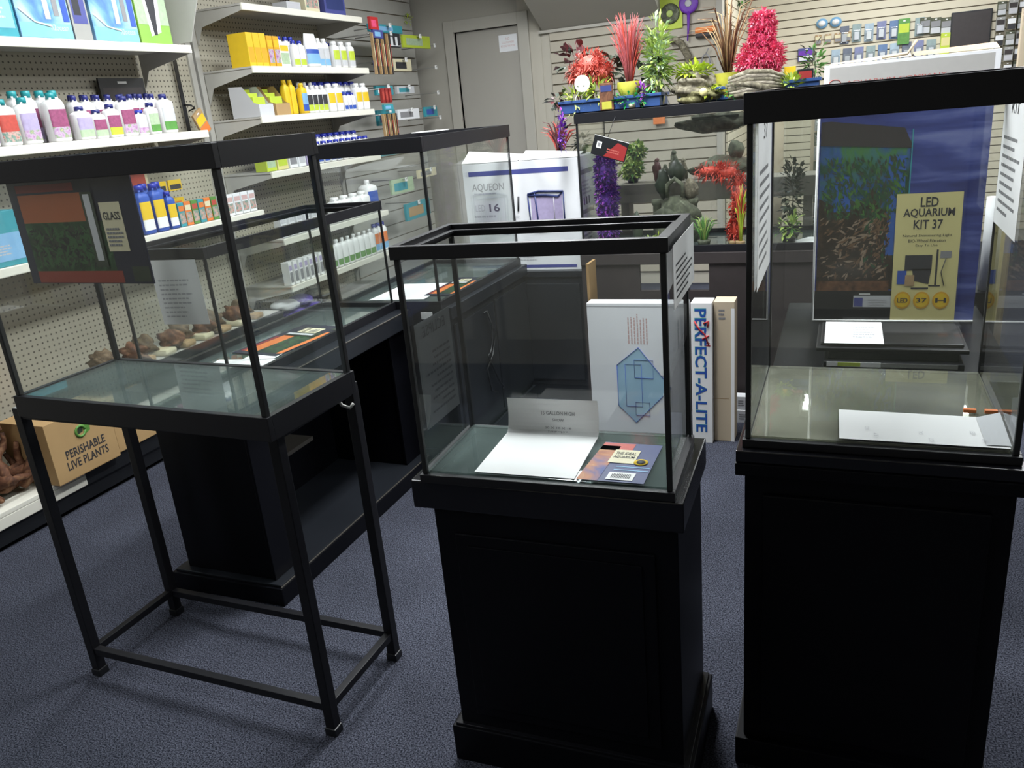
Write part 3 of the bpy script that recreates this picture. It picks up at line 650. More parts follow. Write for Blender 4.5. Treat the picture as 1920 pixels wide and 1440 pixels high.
def tanb(b):
    b.rect((.0, -.0006, .19), (.06, 0, 0), (0, 0, .002), 'cardboard_edge'); b.rect((.068, -.0006, 0), (.014, 0, 0), (0, 0, .575), 'white')
    b.lines((.035, -.0006, .55), XR, ZR, .03, .05, 3, 'ink_grey')
carton('light_carton', 'slim tan upright carton directly right of the lettered light carton', (-.462, 3.19, .0), .082, .09, .602, tanb, 0, 'kraft_tan')
for i, (x, y, z) in enumerate(((-.40, 3.40, 0), (-.405, 3.405, .062))):
    bb_ = MB(); bb_.box((0, 0, 0), (.055, .05, .06), 'card_white', .002); bb_.lines((.03, -.0006, .03), XR, ZR, .03, .03, 3, 'ink_grey')
    tag(bb_.build('small_carton', None, (x, y, z)), ['small white carton on the floor behind the tan carton', 'small white carton stacked on top of another behind the tan carton'][i], 'carton')
def kit(b):
    y = -.0006; w, h = .43, .60
    b.rect((.0, y, .0), (w, 0, 0), (0, 0, h), 'wrap_blue')
    b.rect((.004, y * 2, .10), (.235, 0, 0), (0, 0, .42), 'pic_water')
    b.add([(.004, y * 3, .10), (.225, y * 3, .10), (.20, y * 3, .24), (.15, y * 3, .40), (.125, y * 3, .36), (.06, y * 3, .34), (.004, y * 3, .37)], [tuple(range(7))], 'pic_rock')
    b.rect((.004, y * 4, .095), (.20, 0, 0), (0, 0, .03), 'pic_gravel'); b.rect((.0, y * 4, .0), (.22, 0, 0), (0, 0, .095), 'black')
    b.poly([(.004, y * 4, .52), (.245, y * 4, .50), (.22, y * 4, .555), (.03, y * 4, .585), (.004, y * 4, .585)], 'umber')
    mat('pic_br', (.16, .09, .045), .35); mat('pic_dk', (.03, .02, .012), .35); mat('pic_gr', (.06, .17, .03), .35); mat('pic_gr2', (.02, .08, .03), .35); mat('pic_sand', (.30, .22, .15), .35); mat('pic_bl', (.035, .12, .42), .35)
    b.rect((.185, y * 3.2, .20), (.045, 0, 0), (0, 0, .28), 'pic_bl'); b.rect((.045, y * 3.2, .33), (.045, 0, 0), (0, 0, .10), 'pic_bl')
    b.scatter((.005, y * 4.5, .30), XR, ZR, .235, .19, 520, .022, ['pic_gr', 'pic_gr2', 'pic_gr2', 'leaf_dark'], 3, .3, 1.9)
    b.scatter((.005, y * 4.5, .12), XR, ZR, .20, .20, 380, .03, ['pic_br', 'pic_dk', 'pic_dk', 'pic_sand', 'pic_dk'], 4, .25, .6)
    b.scatter((.12, y * 4.7, .13), XR, ZR, .085, .22, 160, .026, ['pic_gr2', 'pic_dk', 'pic_br'], 5, .25, 1.5)
    b.rect((.24, y * 4.8, .08), (.003, 0, 0), (0, 0, .47), 'teal')
    # small blue and white badge
    b.rect((.11, y * 5, .045), (.105, 0, 0), (0, 0, .035), 'paper_grey'); b.rect((.112, y * 6, .047), (.024, 0, 0), (0, 0, .027), 'indigo'); b.lines((.18, y * 7, .062), XR, ZR, .06, .022, 3, 'ink_light'); b.rect((.125, y * 6, .084), (.03, 0, 0), (0, 0, .003), 'white')
    # yellow panel
    x0 = .213; pw = .165; z1 = .375; b.poly([(x0, y * 8, 0), (x0 + pw + .004, y * 8, 0), (x0 + pw, y * 8, z1), (x0 - .002, y * 8, z1)], 'pale_yellow')
    c = x0 + pw / 2; k = y * 9
    b.text('LED', (c, k, .350), XR, ZR, .045, .027, 'ink', .018); b.text('AQUARIUM', (c, k, .319), XR, ZR, .130, .027, 'ink', .018); b.text('KIT 37', (c, k, .287), XR, ZR, .074, .027, 'ink', .018)
    b.text('Natural Shimmering Light', (c, k, .255), XR, ZR, .125, .009, 'ink'); b.text('BIO-Wheel Filtration', (c, k, .241), XR, ZR, .095, .009, 'ink'); b.text('Easy To Use', (c, k, .227), XR, ZR, .056, .009, 'ink')
    b.rect((x0 + .03, k, .155), (.07, 0, 0), (0, 0, .045), 'ink'); b.poly([(x0 + .055, k, .125), (x0 + .095, k, .115), (x0 + .10, k, .16), (x0 + .05, k, .16)], 'ink')
    b.rect((x0 + .012, k * 1.1, .115), (.024, 0, 0), (0, 0, .040), 'blue'); b.rect((x0 + .033, k * 1.2, .110), (.024, 0, 0), (0, 0, .032), 'straw')
    b.rect((x0 + .11, k, .11), (.005, 0, 0), (0, 0, .105), 'ink'); b.rect((x0 + .120, k, .19), (.028, 0, 0), (0, 0, .020), 'ink_grey'); b.tube([(x0 + .135, k - .001, .19), (x0 + .125, k - .001, .15), (x0 + .135, k - .001, .11)], .0012, 'ink', 4)
    b.rect((x0 + .05, k, .100), (.045, 0, 0), (0, 0, .005), 'ink'); b.rect((x0 + .095, k, .108), (.03, 0, 0), (0, 0, .004), 'ink')
    for i, t_ in enumerate(('LED', '37', 'H')):
        xx = x0 + .03 + i * .05
        b.add([(xx + .022 * math.cos(a), k * 1.1, .067 + .026 * math.sin(a)) for a in [j * PI / 8 for j in range(16)]], [tuple(range(16))], 'amber')
        b.add([(xx + .018 * math.cos(a), k * 1.2, .067 + .021 * math.sin(a)) for a in [j * PI / 8 for j in range(16)]], [tuple(range(16))], 'yellow')
        b.text(t_, (xx, k * 1.3, .067), XR, ZR, .028, .014, 'ink', .02)
def kit_wrap(r):
    f = MB(); f.tube([(-.003, -.004, .60), (-.004, -.004, .30), (-.003, -.004, .004), (.20, -.005, .0035), (.43, -.004, .005)], .0035, 'white', 6); f.build('shrink_wrap_edge', r)
carton('kit_carton', 'shrink wrapped blue kit carton with a yellow LED AQUARIUM KIT 37 panel', (-.071, 2.668, .6705), .43, .22, .602, kit, 0, 'navy', kit_wrap).scale = (1.042, 1.042, 1.042)
# hoods in front of the kit carton
def hood(label, loc, w, d, h, lab, strip):   # a shallow lid with a stepped top
    r = thing('tank_hood', label, 'tank hood', loc)
    b = MB(); b.box((0, 0, 0), (w, d, h * .55), 'black_rim', .003); b.box((.01, .02, h * .55), (w - .01, d - .01, h), 'black_rim', .004); b.build('hood_shell', r)
    if lab: q = MB(); q.box((.02, .012, h), (.165, d - .012, h + .001), 'paper'); q.lines((.12, d / 2, h + .0015), XR, Vector((0, 1, 0)), .06, d * .5, 5, 'ink_light'); q.build('paper_label', r)
    if strip:
        q = MB(); q.box((.008, -.001, h * .28), (w * .42, 0, h * .54), 'white'); q.box((.035, -.0015, h * .30), (.09, -.001, h * .52), 'lime'); q.box((w * .42, -.001, h * .30), (w - .015, 0, h * .52), 'steel_grey'); q.build('side_label', r)
hood('lower black tank hood with a white and yellow side strip, behind the square tank', (-.03, 2.17, .6700), .33, .27, .048, False, True)
hood('upper black tank hood with a white paper label on top, behind the square tank', (-.05, 2.185, .7185), .36, .235, .020, True, False)
# white flat carton with red print lying on the display tank
def flatc(b):
    y = -.0006; b.rect((.02, y, .006), (.55, 0, 0), (0, 0, .075), 'film_light')
    b.tube([(.04 + .02 * math.cos(a), y - .001, .026 + .012 * math.sin(a)) for a in [j * PI / 6 for j in range(13)]], .0015, 'ink_red', 4)
    b.text('AQUARIUM COMPANY', (.25, y * 2, .024), XR, ZR, .34, .012, 'ink_red', .0)
    b.rect((.0, y, .003), (.59, 0, 0), (0, 0, .002), 'ink_pink')
def flat_flap(r):
    f = MB(); f.add([(.02, .02, .094), (.30, .0, .096), (.30, .12, .115), (.02, .14, .100)], [(0, 1, 2, 3)], 'kraft_tan'); f.add([(.31, .0, .096), (.585, .01, .095), (.585, .12, .118), (.31, .12, .112)], [(0, 1, 2, 3)], 'straw'); f.tube([(.20, 0, .10), (.285, .0, .105), (.315, .01, .15)], .005, 'kraft_tan', 5); f.build('flap', r)
carton('flat_carton', 'long flat white carton with faint red print on top of the display tank', (-.085, 3.51, 1.3565), .59, .42, .092, flatc, 0, 'card_white', flat_flap)
# live plant box on the shelf deck
def lp(b):
    n = Vector((0, 1, 0)); x = .2606
    b.text('PERISHABLE', (x, .155, .105), n, ZR, .19, .036, 'ink', .02); b.text('LIVE PLANTS', (x, .155, .058), n, ZR, .20, .036, 'ink', .02)
    b.tube([(x, .15 + .022 * math.cos(a), .175 + .022 * math.sin(a)) for a in [j * PI / 6 for j in range(13)]], .006, 'leaf', 5)
    b.poly([(x, .16, .195), (x, .20, .21), (x, .195, .165), (x, .17, .155)], 'leaf'); b.poly([(x, .135, .165), (x, .16, .17), (x, .165, .19), (x, .14, .19)], 'leaf_dark')
    b.add([(x, 0, .0), (x, .0, .002), (x, .3, .002), (x, .3, 0)], [(0, 1, 2, 3)], 'cardboard_edge')
carton('plant_box', 'brown cardboard box printed PERISHABLE LIVE PLANTS on the bottom shelf', (-3.085, 1.975, .1515), .26, .305, .255, lp, 0, 'cardboard')
carton('plain_box', 'plain brown cardboard box right of the live plants box, seen through the stand', (-3.10, 2.30, .1515), .25, .22, .235, lambda b: None, 0, 'cardboard')
# ------------------------------------------------------------------ left shelving
BX = -3.20   # face of the pegboard
def unit(label, y0, y1, shelves, top, lower_x=-2.86, epanel=()):
    r = thing('shelving_unit', label, 'shelving', (0, 0, 0))
    MB().box((BX - .03, y0, .10), (BX, y1, top), 'pegboard').build('pegboard_back', r)
    for y in (y0, y1): MB().box((BX - .02, y - .018, 0), (BX + .012, y + .018, top), 'shelf_grey', .002).build('upright', r)
    b = MB(); b.box((BX, y0, .02), (lower_x - .012, y1, .13), 'black'); b.build('kick_base', r)
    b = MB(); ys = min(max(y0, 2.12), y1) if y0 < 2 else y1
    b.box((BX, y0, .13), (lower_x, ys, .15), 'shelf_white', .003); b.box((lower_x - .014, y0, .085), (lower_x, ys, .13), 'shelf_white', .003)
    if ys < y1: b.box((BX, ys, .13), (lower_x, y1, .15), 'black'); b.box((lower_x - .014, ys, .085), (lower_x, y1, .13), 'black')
    b.build('base_deck', r)
    for ep in epanel:
        q = MB(); n_ = len(ep); q.add([(x, ys, z) for ys in (y1 - .338, y1 - .332) for x, z in ep], [tuple(range(n_)), tuple(range(2 * n_ - 1, n_ - 1, -1))] + [(k, (k + 1) % n_, n_ + (k + 1) % n_, n_ + k) for k in range(n_)], 'shelf_grey'); q.build('end_panel', r)
    for (z, a, c, xf) in shelves:
        s_ = MB(); s_.box((BX + .014, a, z - .010), (xf - .010, c, z), 'shelf_grey', .001); s_.box((xf - .012, a, z - .034), (xf, c, z + .001), 'shelf_white', .004)
        so = s_.build('shelf', r)
        for y in (a + .004, c - .007):
            k = MB(); k.add([(BX + .014, y, z - .010), (xf - .012, y, z - .010), (xf - .012, y, z - .034), (BX + .06, y, z - .085), (BX + .014, y, z - .17),
                             (BX + .014, y + .003, z - .010), (xf - .012, y + .003, z - .010), (xf - .012, y + .003, z - .034), (BX + .06, y + .003, z - .085), (BX + .014, y + .003, z - .17)],
                            [(0, 1, 2, 3, 4), (9, 8, 7, 6, 5), (0, 5, 6, 1), (1, 6, 7, 2), (2, 7, 8, 3), (3, 8, 9, 4), (4, 9, 5, 0)], 'shelf_grey'); k.build('bracket', so)
    return r
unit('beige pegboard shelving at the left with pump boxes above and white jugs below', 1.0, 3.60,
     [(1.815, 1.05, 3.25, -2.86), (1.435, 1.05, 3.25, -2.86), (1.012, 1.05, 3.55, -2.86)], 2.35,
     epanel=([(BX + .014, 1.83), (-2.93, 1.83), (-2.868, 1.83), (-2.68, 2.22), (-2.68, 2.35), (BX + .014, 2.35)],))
unit('beige pegboard shelving with yellow boxes and blue capped bottles, left of the door', 3.655, 4.84,
     [(2.03, 3.67, 4.83, -2.86), (1.730, 3.67, 4.83, -2.86), (1.480, 3.67, 4.83, -2.86), (1.195, 3.67, 4.83, -2.86), (.83, 3.67, 4.83, -2.86), (.565, 3.67, 4.83, -2.86), (.345, 3.67, 4.83, -2.86)], 2.35)
s3 = thing('slatwall_panel', 'grey slatwall panel between the shelving and the door, hung with long packs', 'wall panel')
q = MB(); slats(q, (BX, 4.87, 0), (BX, 6.12, 0), .15, 2.35, (1, 0, 0), 'shelf_grey', .10, .008, .014); q.build('slat_boards', s3)
# ------------------------------------------------------------------ bottles
def jug_fn(w, d, h, capm, lab, lab2, body='white', capr=.018, nk=.0):
    def f():
        r = thing('bottle', 'x', 'bottle')
        rx, ry = w / 2, d / 2
        MB().loft([(0, rx * .9, ry * .9), (.006, rx, ry), (h * .74, rx, ry), (h * .80, rx * .92, ry * .92), (h * .85, rx * .55, ry * .6), (h * .86, capr * .85, capr * .85), (h * .90, capr * .85, capr * .85)], body, 16, 5).build('body', r)
        l = MB(); A = (PI + .5, 2 * PI - .5)
        l.loft([(h * .08, rx * 1.012, ry * 1.03), (h * .30, rx * 1.012, ry * 1.03)], lab2, 10, 5, arc=A); l.loft([(h * .30, rx * 1.012, ry * 1.03), (h * .66, rx * 1.012, ry * 1.03)], lab, 10, 5, arc=A); l.build('label', r)
        MB().loft([(h * .87, capr, capr), (h * .985, capr * .95, capr * .95), (h, capr * .8, capr * .8)], capm, 14).build('cap', r)
        return r
    return f
def box_fn(w, d, h, m, pm, pm2=None, name='carton'):
    def f():
        r = thing('product_box', 'x', 'product box')
        b = MB(); b.box((-w / 2, -d / 2, 0), (w / 2, d / 2, h), m, .0015); b.build('box_body', r)
        l = MB(); y = -d / 2 - .0006
        l.rect((-w * .42, y, h * .12), (w * .84, 0, 0), (0, 0, h * .45), pm)
        l.rect((-w * .42, y, h * .64), (w * .84, 0, 0), (0, 0, h * .22), pm2 or pm); l.build('printed_front', r)
        return r
    return f
PR = {}
def P(key, fn):
    if key not in PR: PR[key] = Proto(fn)
    return PR[key]
R90 = PI / 2
def place(key, fn, y, z, desc, cat, where, group, cnt, x=-2.895, rz=R90):
    cnt[desc] = cnt.get(desc, 0) + 1
    n = cnt[desc]
    return P(key, fn).put((x, y, z + .0016), rz + random.uniform(-.05, .05), f'{desc}, {ORD[n - 1]} from left {where}', cat, group)
# section one, middle shelf
C1 = {}
Z = 1.435
W1 = 'on the jug shelf'; G1 = 'plant care jugs on the left shelf'
J = lambda *a, **k: jug_fn(*a, **k)
row = [(2.05, .075, .17, 'blue_cap', 'lavender', 'print_fish'), (2.145, .075, .165, 'teal_cap', 'magenta', 'lavender'),
       (2.235, .078, .165, 'teal_cap', 'brick_red', 'print_mix'), (2.325, .078, .170, 'teal_cap', 'lavender', 'print_fish'),
       (2.455, .085, .185, 'teal_cap', 'magenta', 'print_fish'), (2.575, .078, .130, 'navy_cap', 'lavender', 'pale_green'),
       (2.655, .062, .115, 'navy_cap', 'magenta', 'pale_green'), (2.73, .068, .135, 'navy_cap', 'magenta', 'lime'),
       (2.81, .072, .165, 'navy_cap', 'magenta', 'print_fish'), (2.885, .055, .105, 'blue_cap', 'paper_grey', 'print_fish'),
       (2.955, .062, .135, 'navy_cap', 'pale_green', 'green'), (3.045, .078, .170, 'navy_cap', 'paper_grey', 'green')]
nm = {'brick_red': 'orange red', 'magenta': 'magenta', 'lavender': 'lavender', 'paper_grey': 'grey', 'pale_green': 'pale green'}
for i, (y, w, h, c1, c2, c3) in enumerate(row):
    place(('j', w, h, c1, c2, c3), J(w, w * .62, h, c1, c2, c3), y, Z, f'white jug with {c1.split("_")[0]} cap and {nm[c2]} label', 'bottle', W1, G1, C1, -2.905)
for i, y in enumerate((2.36, 2.42, 2.48, 2.54)):
    place('jt', J(.05, .05, .20, 'teal_cap', 'magenta', 'lavender'), y, Z, 'second row tall white bottle with teal cap', 'bottle', W1, G1, C1, -2.99)
for i, y in enumerate((2.63, 2.69, 2.75, 2.81, 2.87, 2.93, 2.99, 3.06)):
    place('jb', J(.052, .05, .178, 'navy_cap', 'magenta', 'lavender', capr=.013), y, Z, 'second row white bottle with navy cap', 'bottle', W1, G1, C1, -2.985)
for i, y in enumerate((2.68, 2.74, 2.80, 2.87, 2.95, 3.03, 3.1)):
    place('jc', J(.052, .05, .185, 'navy_cap', 'lavender', 'pale_green', capr=.013), y, Z, 'third row white bottle with navy cap', 'bottle', W1, G1, C1, -3.055)
for i, y in enumerate((2.13, 2.20, 2.27)):
    place('jd', J(.06, .05, .165, 'teal_cap', 'brick_red', 'lavender', capr=.016), y, Z, 'white teal capped bottle behind the front jugs', 'bottle', W1, G1, C1, -2.99)
# hanging dark pack behind the jugs, and the clip strip
def hang_fn(w, h, d, m, pm, pm2=None, tab='white'):
    def f():
        r = thing('hanging_pack', 'x', 'hanging pack')
        b = MB(); b.box((-w / 2, -d, -h), (w / 2, 0, -h * .0), m, .001); b.build('backing_card', r)
        l = MB(); l.rect((-w * .44, -d - .0006, -h * .55), (w * .88, 0, 0), (0, 0, h * .35), pm2 or pm); l.rect((-w * .44, -d - .0006, -h * .95), (w * .88, 0, 0), (0, 0, h * .36), pm); l.rect((-w * .1, -d - .0006, -h * .12), (w * .2, 0, 0), (0, 0, h * .05), tab); l.build('printed_front', r)
        return r
    return f
P('hp_dark', hang_fn(.27, .21, .01, 'black', 'purple', 'umber')).put((BX + .03, 3.08, 1.70), R90, 'dark purple and black hanging pack behind the white jugs', 'hanging pack')
st = thing('clip_strip', 'black hanging clip strip between the two shelving units', 'clip strip', (BX + .02, 3.47, 1.40))
MB().box((0, -.012, 0), (.004, .012, .42), 'black').build('strip', st); MB().tube([(.004, 0, .17), (.05, 0, .165), (.05, .02, .15), (.01, .02, .14)], .004, 'black').build('hook', st)
P('hp_or', hang_fn(.085, .125, .012, 'straw', 'orange', 'yellow')).put((BX + .10, 3.45, 1.53), R90, 'tilted orange and yellow pack hanging on the black clip strip', 'hanging pack', rot=(0, -.5, R90 + .1))
# section one, top shelf boxes
Z = 1.815
def pump_box(w, d, h, kind):
    def f():
        r = thing('pump_box', 'x', 'carton'); b = MB(); m = {'b': 'pic_blue', 'g': 'green_print', 's': 'steel_grey', 't': 'teal', 'd': 'navy'}[kind]
        b.box((-w / 2, -d / 2, 0), (w / 2, d / 2, h), m, .002); b.build('box_body', r)
        l = MB(); y = -d / 2 - .0008
        if kind == 'b':
            l.rect((-w * .49, y, .004), (w * .98, 0, 0), (0, 0, h * .16), 'pale_teal'); l.tube([(-w * .45, y, h * .32), (-w * .2, y, h * .18), (w * .1, y, h * .14)], .004, 'white', 5)
            l.rect((w * .02, y * 1.002, h * .22), (w * .10, 0, 0), (0, 0, h * .6), 'paper_grey'); l.rect((w * .20, y * 1.004, h * .26), (w * .10, 0, 0), (0, 0, h * .6), 'ink_grey'); l.text('h2ocean', (w * .25, y * 1.006, h * .13), XR, ZR, w * .34, h * .07, 'ink_light', .01)
            l.rect((w * .36, y * 1.003, h * .2), (w * .12, 0, 0), (0, 0, h * .5), 'blue')
        elif kind == 'g':
            l.rect((-w * .49, y, h * .26), (w * .98, 0, 0), (0, 0, h * .72), 'pale_green'); l.poly([(-w * .05, y * 1.004, h * .12), (w * .05, y * 1.004, h * .12), (w * .16, y * 1.004, h * .7), (-w * .16, y * 1.004, h * .7)], 'ink')
            l.poly([(-w * .15, y * 1.002, h * .10), (w * .18, y * 1.002, h * .16), (w * .28, y * 1.002, h * .75), (-w * .26, y * 1.002, h * .75)], 'white')
        elif kind == 's': l.rect((-w * .4, y, h * .2), (w * .8, 0, 0), (0, 0, h * .6), 'indigo'); l.rect((-w * .3, y * 1.003, h * .3), (w * .4, 0, 0), (0, 0, h * .3), 'ink')
        else: l.rect((-w * .45, y, h * .1), (w * .9, 0, 0), (0, 0, h * .5), 'sky_print'); l.lines((0, y * 1.003, h * .3), XR, ZR, w * .6, h * .2, 4, 'ink_light')
        l.build('printed_front', r); return r
    return f
Z += .0016
P('pb1', pump_box(.20, .2, .30, 't')).put((-2.975, 2.27, Z), R90, 'dark teal pump box at the left end of the top shelf', 'carton', 'boxes on the top shelf')
P('pb2', pump_box(.235, .2, .32, 'b')).put((-2.975, 2.497, Z), R90, 'blue pump box with white swoosh, left of the grey box on the top shelf', 'carton', 'boxes on the top shelf')
P('pb3', pump_box(.085, .2, .31, 's')).put((-2.975, 2.665, Z), R90, 'narrow grey blue box between the two blue boxes on the top shelf', 'carton', 'boxes on the top shelf')
P('pb2').put((-2.975, 2.840, Z), R90, 'blue pump box beside the green box on the top shelf', 'carton', 'boxes on the top shelf') if False else dup(PR['pb2'].root, (-2.975, 2.840, Z), R90, 'blue pump box beside the green box on the top shelf', 'boxes on the top shelf')
P('pb4', pump_box(.185, .2, .30, 'g')).put((-2.975, 3.06, Z), R90, 'green and white pump box at the right end of the top shelf', 'carton', 'boxes on the top shelf')
# section one, lower shelf
Z = 1.012; C2 = {}; W2 = 'on the lower left shelf'; G2 = 'goods on the lower left shelf'
for y in (1.55, 1.80, 2.05): place('tealb', pump_box(.22, .16, .20, 't'), y, Z, 'teal printed box', 'carton', 'on the lower left shelf', G2, C2, -2.95)
for y in (2.78, 2.86): place('blueb', J(.066, .05, .215, 'blue_cap', 'yellow', 'white', 'blue', .020), y, Z, 'tall blue bottle with yellow banded label', 'bottle', W2, G2, C2, -2.90)
place('blueb2', J(.05, .045, .17, 'blue_cap', 'yellow', 'white', 'blue', .015), 2.935, Z, 'smaller blue bottle with yellow banded label', 'bottle', W2, G2, C2, -2.90)
for i, y in enumerate((2.80, 2.88, 2.96)): place('blueb', None, y, Z, 'back row blue bottle with yellow banded label', 'bottle', W2, G2, C2, -2.98)
for i, y in enumerate((2.99, 3.035, 3.08, 3.125, 3.17, 3.215)):
    place(('sm', i % 3), box_fn(.04, .03, .11, ('teal', 'orange', 'leaf')[i % 3], 'print_mix', ('orange', 'cream', 'brick_red')[i % 3]), y, Z, f'small {("teal", "orange", "green")[i % 3]} bottle carton beside the blue bottles', 'product box', W2, G2, C2, -2.90)
for i, y in enumerate((3.0, 3.10)): place('ytag', box_fn(.085, .01, .05, 'yellow', 'ink', 'yellow'), y, Z + .16, 'yellow shelf label card above the small cartons', 'label card', W2, G2, C2, -3.0)
place('ybox', box_fn(.20, .05, .12, 'yellow', 'print_mix', 'orange'), 3.10, Z + .0, 'large yellow box behind the small cartons', 'product box', W2, G2, C2, -3.08)
place('rbox', box_fn(.22, .05, .30, 'cream', 'print_mix', 'brick_red'), 2.95, Z, 'tall cream box with red band', 'product box', W2, G2, C2, -3.14)
for i in range(5): place('pk', box_fn(.052, .03, .105, 'card_white', 'print_mix', 'ink_pink'), 3.27 + i * .058, Z, 'small pink and white packet', 'product box', W2, G2, C2, -2.90)
# lower deck: driftwood and a second shelf of wood
def driftwood(seed, n, L, name='driftwood', m='wood_root'):
    rnd = random.Random(seed); mb = MB()
    for k in range(n):
        p = Vector((rnd.uniform(-.06, .06), rnd.uniform(-.06, .06), rnd.uniform(0.02, .05))); dvec = Vector((rnd.uniform(-1, 1), rnd.uniform(-1, 1), rnd.uniform(.1, 1.1))).normalized(); pts = [p.copy()]; rs = [.022]
        for j in range(7):
            dvec = (dvec + Vector((rnd.uniform(-.5, .5), rnd.uniform(-.5, .5), rnd.uniform(-.35, .35)))).normalized(); p = p + dvec * L / 7; p.z = max(p.z, .024); p.x = min(max(p.x, -.12), .10); p.y = min(max(p.y, -.13), .10); pts.append(p.copy()); rs.append(.022 * (1 - j / 8) + .003)
        mb.tube(pts, rs, m, 7)
    mb.blob((0, 0, .05), (.07, .06, .036), m, seed)
    return mb
for i, (x, y, s_, n, L, z) in enumerate([(-3.0, 1.45, 1, 12, .26, .152), (-3.0, 1.69, 2, 14, .30, .152), (-3.0, 1.86, 3, 14, .26, .152), (-3.02, 1.80, 4, 12, .28, .39)]):
    tag(driftwood(s_, n, L).build('driftwood', None, (x, y, z)), ['twisted brown driftwood root, leftmost on the bottom shelf', 'big tangle of reddish driftwood on the bottom shelf', 'reddish driftwood piece touching the live plants box', 'driftwood branch heaped on top of the reddish pieces'][i], 'driftwood')
Cw = {}
sh = MB(); sh.box((BX + .014, 2.35, .440), (-2.90, 3.58, .452), 'shelf_grey', .001); sh.box((-2.90, 2.35, .41), (-2.888, 3.58, .453), 'black', .002)
tag(sh.build('low_shelf'), 'low dark edged shelf of brown rocks seen through the left tank', 'shelf')
for i in range(9):
    mb = MB(); rr = random.Random(40 + i); mb.blob((0, 0, .045), (.06 + .02 * rr.random(), .045 + .012 * rr.random(), .046), 'wood_root' if i % 2 else 'brown_rock', i, .3, 3)
    tag(mb.build('rock', None, (-3.02 + .06 * (i % 2), 2.48 + i * .115, .462)), f'brown decor rock on the low dark edged shelf, {ORD[i]} from the left', 'rock', 'decor rocks')
for i in range(7):
    mb = MB(); mb.box((-.05, -.04, 0), (.05, .04, .03), 'cream' if i % 2 else 'straw', .012)
    tag(mb.build('food_pack', None, (-2.95, 2.62 + i * .13, .5425 if 0 else .4525 + .0), .1), f'flat {"cream" if i % 2 else "tan"} pack at the front of the low rock shelf, {ORD[i]} from the left', 'pack', 'flat packs on low shelf')
# a clear bin of coloured gravel bags
Cg = {}
for i, (x, y, z, m) in enumerate([(-2.97, 3.80, .3465, 'purple_gravel'), (-2.96, 3.95, .3465, 'purple_gravel'), (-2.98, 3.875, .408, 'purple_gravel'), (-2.95, 4.12, .3465, 'rocky'), (-2.97, 4.04, .408, 'rocky'), (-2.99, 3.74, .408, 'card_white')]):
    mb = MB(); mb.blob((0, 0, .032), (.075, .085, .03), m, i, .08, 3); mb.box((-.07, -.095, .028), (.07, -.075, .034), 'clear_plastic'); 
    tag(mb.build('gravel_bag', None, (x, y, z), i * .4), f'clear bag of {"purple" if m == "purple_gravel" else ("speckled" if m == "rocky" else "white")} gravel, {ORD[i]} in the heap beyond the long low tank', 'gravel bag', 'bags of gravel')
# section two shelves
C3 = {}; G3 = 'goods on the second shelving unit'
Z = 2.03; Wt = 'on the highest shelf'
place('tb1', box_fn(.14, .10, .16, 'cream', 'print_mix', 'yellow'), 4.33, Z, 'cream box with yellow print', 'product box', Wt, G3, C3, -2.93)
place('tb2', box_fn(.22, .12, .22, 'indigo', 'navy', 'leaf_dark'), 4.57, Z, 'large dark navy box', 'product box', Wt, G3, C3, -2.94)
place('tb3', box_fn(.12, .10, .04, 'paper_grey', 'ink_light', 'ink_light'), 4.15, Z, 'low grey packet', 'product box', Wt, G3, C3, -2.93)
Z = 1.730; Wt = 'on the yellow box shelf'
for i, y in enumerate((3.72, 3.775, 3.83)): place('yb', box_fn(.05, .12, .165, 'yellow', 'amber', 'yellow'), y, Z, 'upright plain yellow box', 'product box', Wt, G3, C3, -2.95)
for i, y in enumerate((3.885, 3.94)): place('yb2', box_fn(.05, .10, .155, 'amber', 'print_fish', 'yellow'), y, Z, 'yellow box with a fish picture', 'product box', Wt, G3, C3, -2.94)
place('wb', box_fn(.085, .06, .13, 'card_white', 'pale_green', 'yellow'), 4.02, Z, 'white packet with yellow top', 'product box', Wt, G3, C3, -2.93)
for i, y in enumerate((4.105, 4.165)): place('bw', J(.05, .042, .14 - .0, 'blue_cap', 'white', 'lime', 'white', .014), y, Z, 'white bottle with blue cap and green band', 'bottle', Wt, G3, C3, -2.90)
for i, y in enumerate((4.09, 4.15, 4.2)): place('bw2', J(.05, .042, .17, 'blue_cap', 'blue', 'white', 'white', .014), y, Z, 'back row white and blue bottle', 'bottle', Wt, G3, C3, -2.98)
def pouch():
    r = thing('pouch', 'x', 'pouch'); b = MB(); b.loft([(0, .06, .025), (.02, .062, .028), (.12, .058, .018), (.185, .05, .003)], 'white', 16, 3); b.build('pouch_body', r)
    l = MB(); l.loft([(.02, .0630, .029), (.075, .0615, .0245)], 'sky_print', 8, 3, arc=(PI + .3, 2 * PI - .3)); l.loft([(.075, .0615, .0245), (.10, .0600, .0215)], 'blue', 8, 3, arc=(PI + .3, 2 * PI - .3)); l.build('printed_front', r); return r
place('pouch', pouch, 4.29, Z, 'tall white pouch with blue band', 'pouch', Wt, G3, C3, -2.91)
for i, y in enumerate((4.38, 4.44)): place('ww', J(.055, .045, .165, 'white', 'paper_grey', 'sky_print', 'white', .016), y, Z, 'all white bottle', 'bottle', Wt, G3, C3, -2.92)
for i, y in enumerate((4.52, 4.60, 4.69)): place('wbw', J(.06, .05, .15, 'white', 'lime', 'paper_grey', 'white', .020), y, Z, 'short white bottle with lime label', 'bottle', Wt, G3, C3, -2.905)
for i, y in enumerate((4.55, 4.64)): place('wbb', J(.06, .05, .155, 'blue_cap', 'white', 'blue', 'white', .024), y, Z, 'back row white bottle with wide blue cap', 'bottle', Wt, G3, C3, -2.99)
Z = 1.480; Wt = 'on the blue cap shelf'
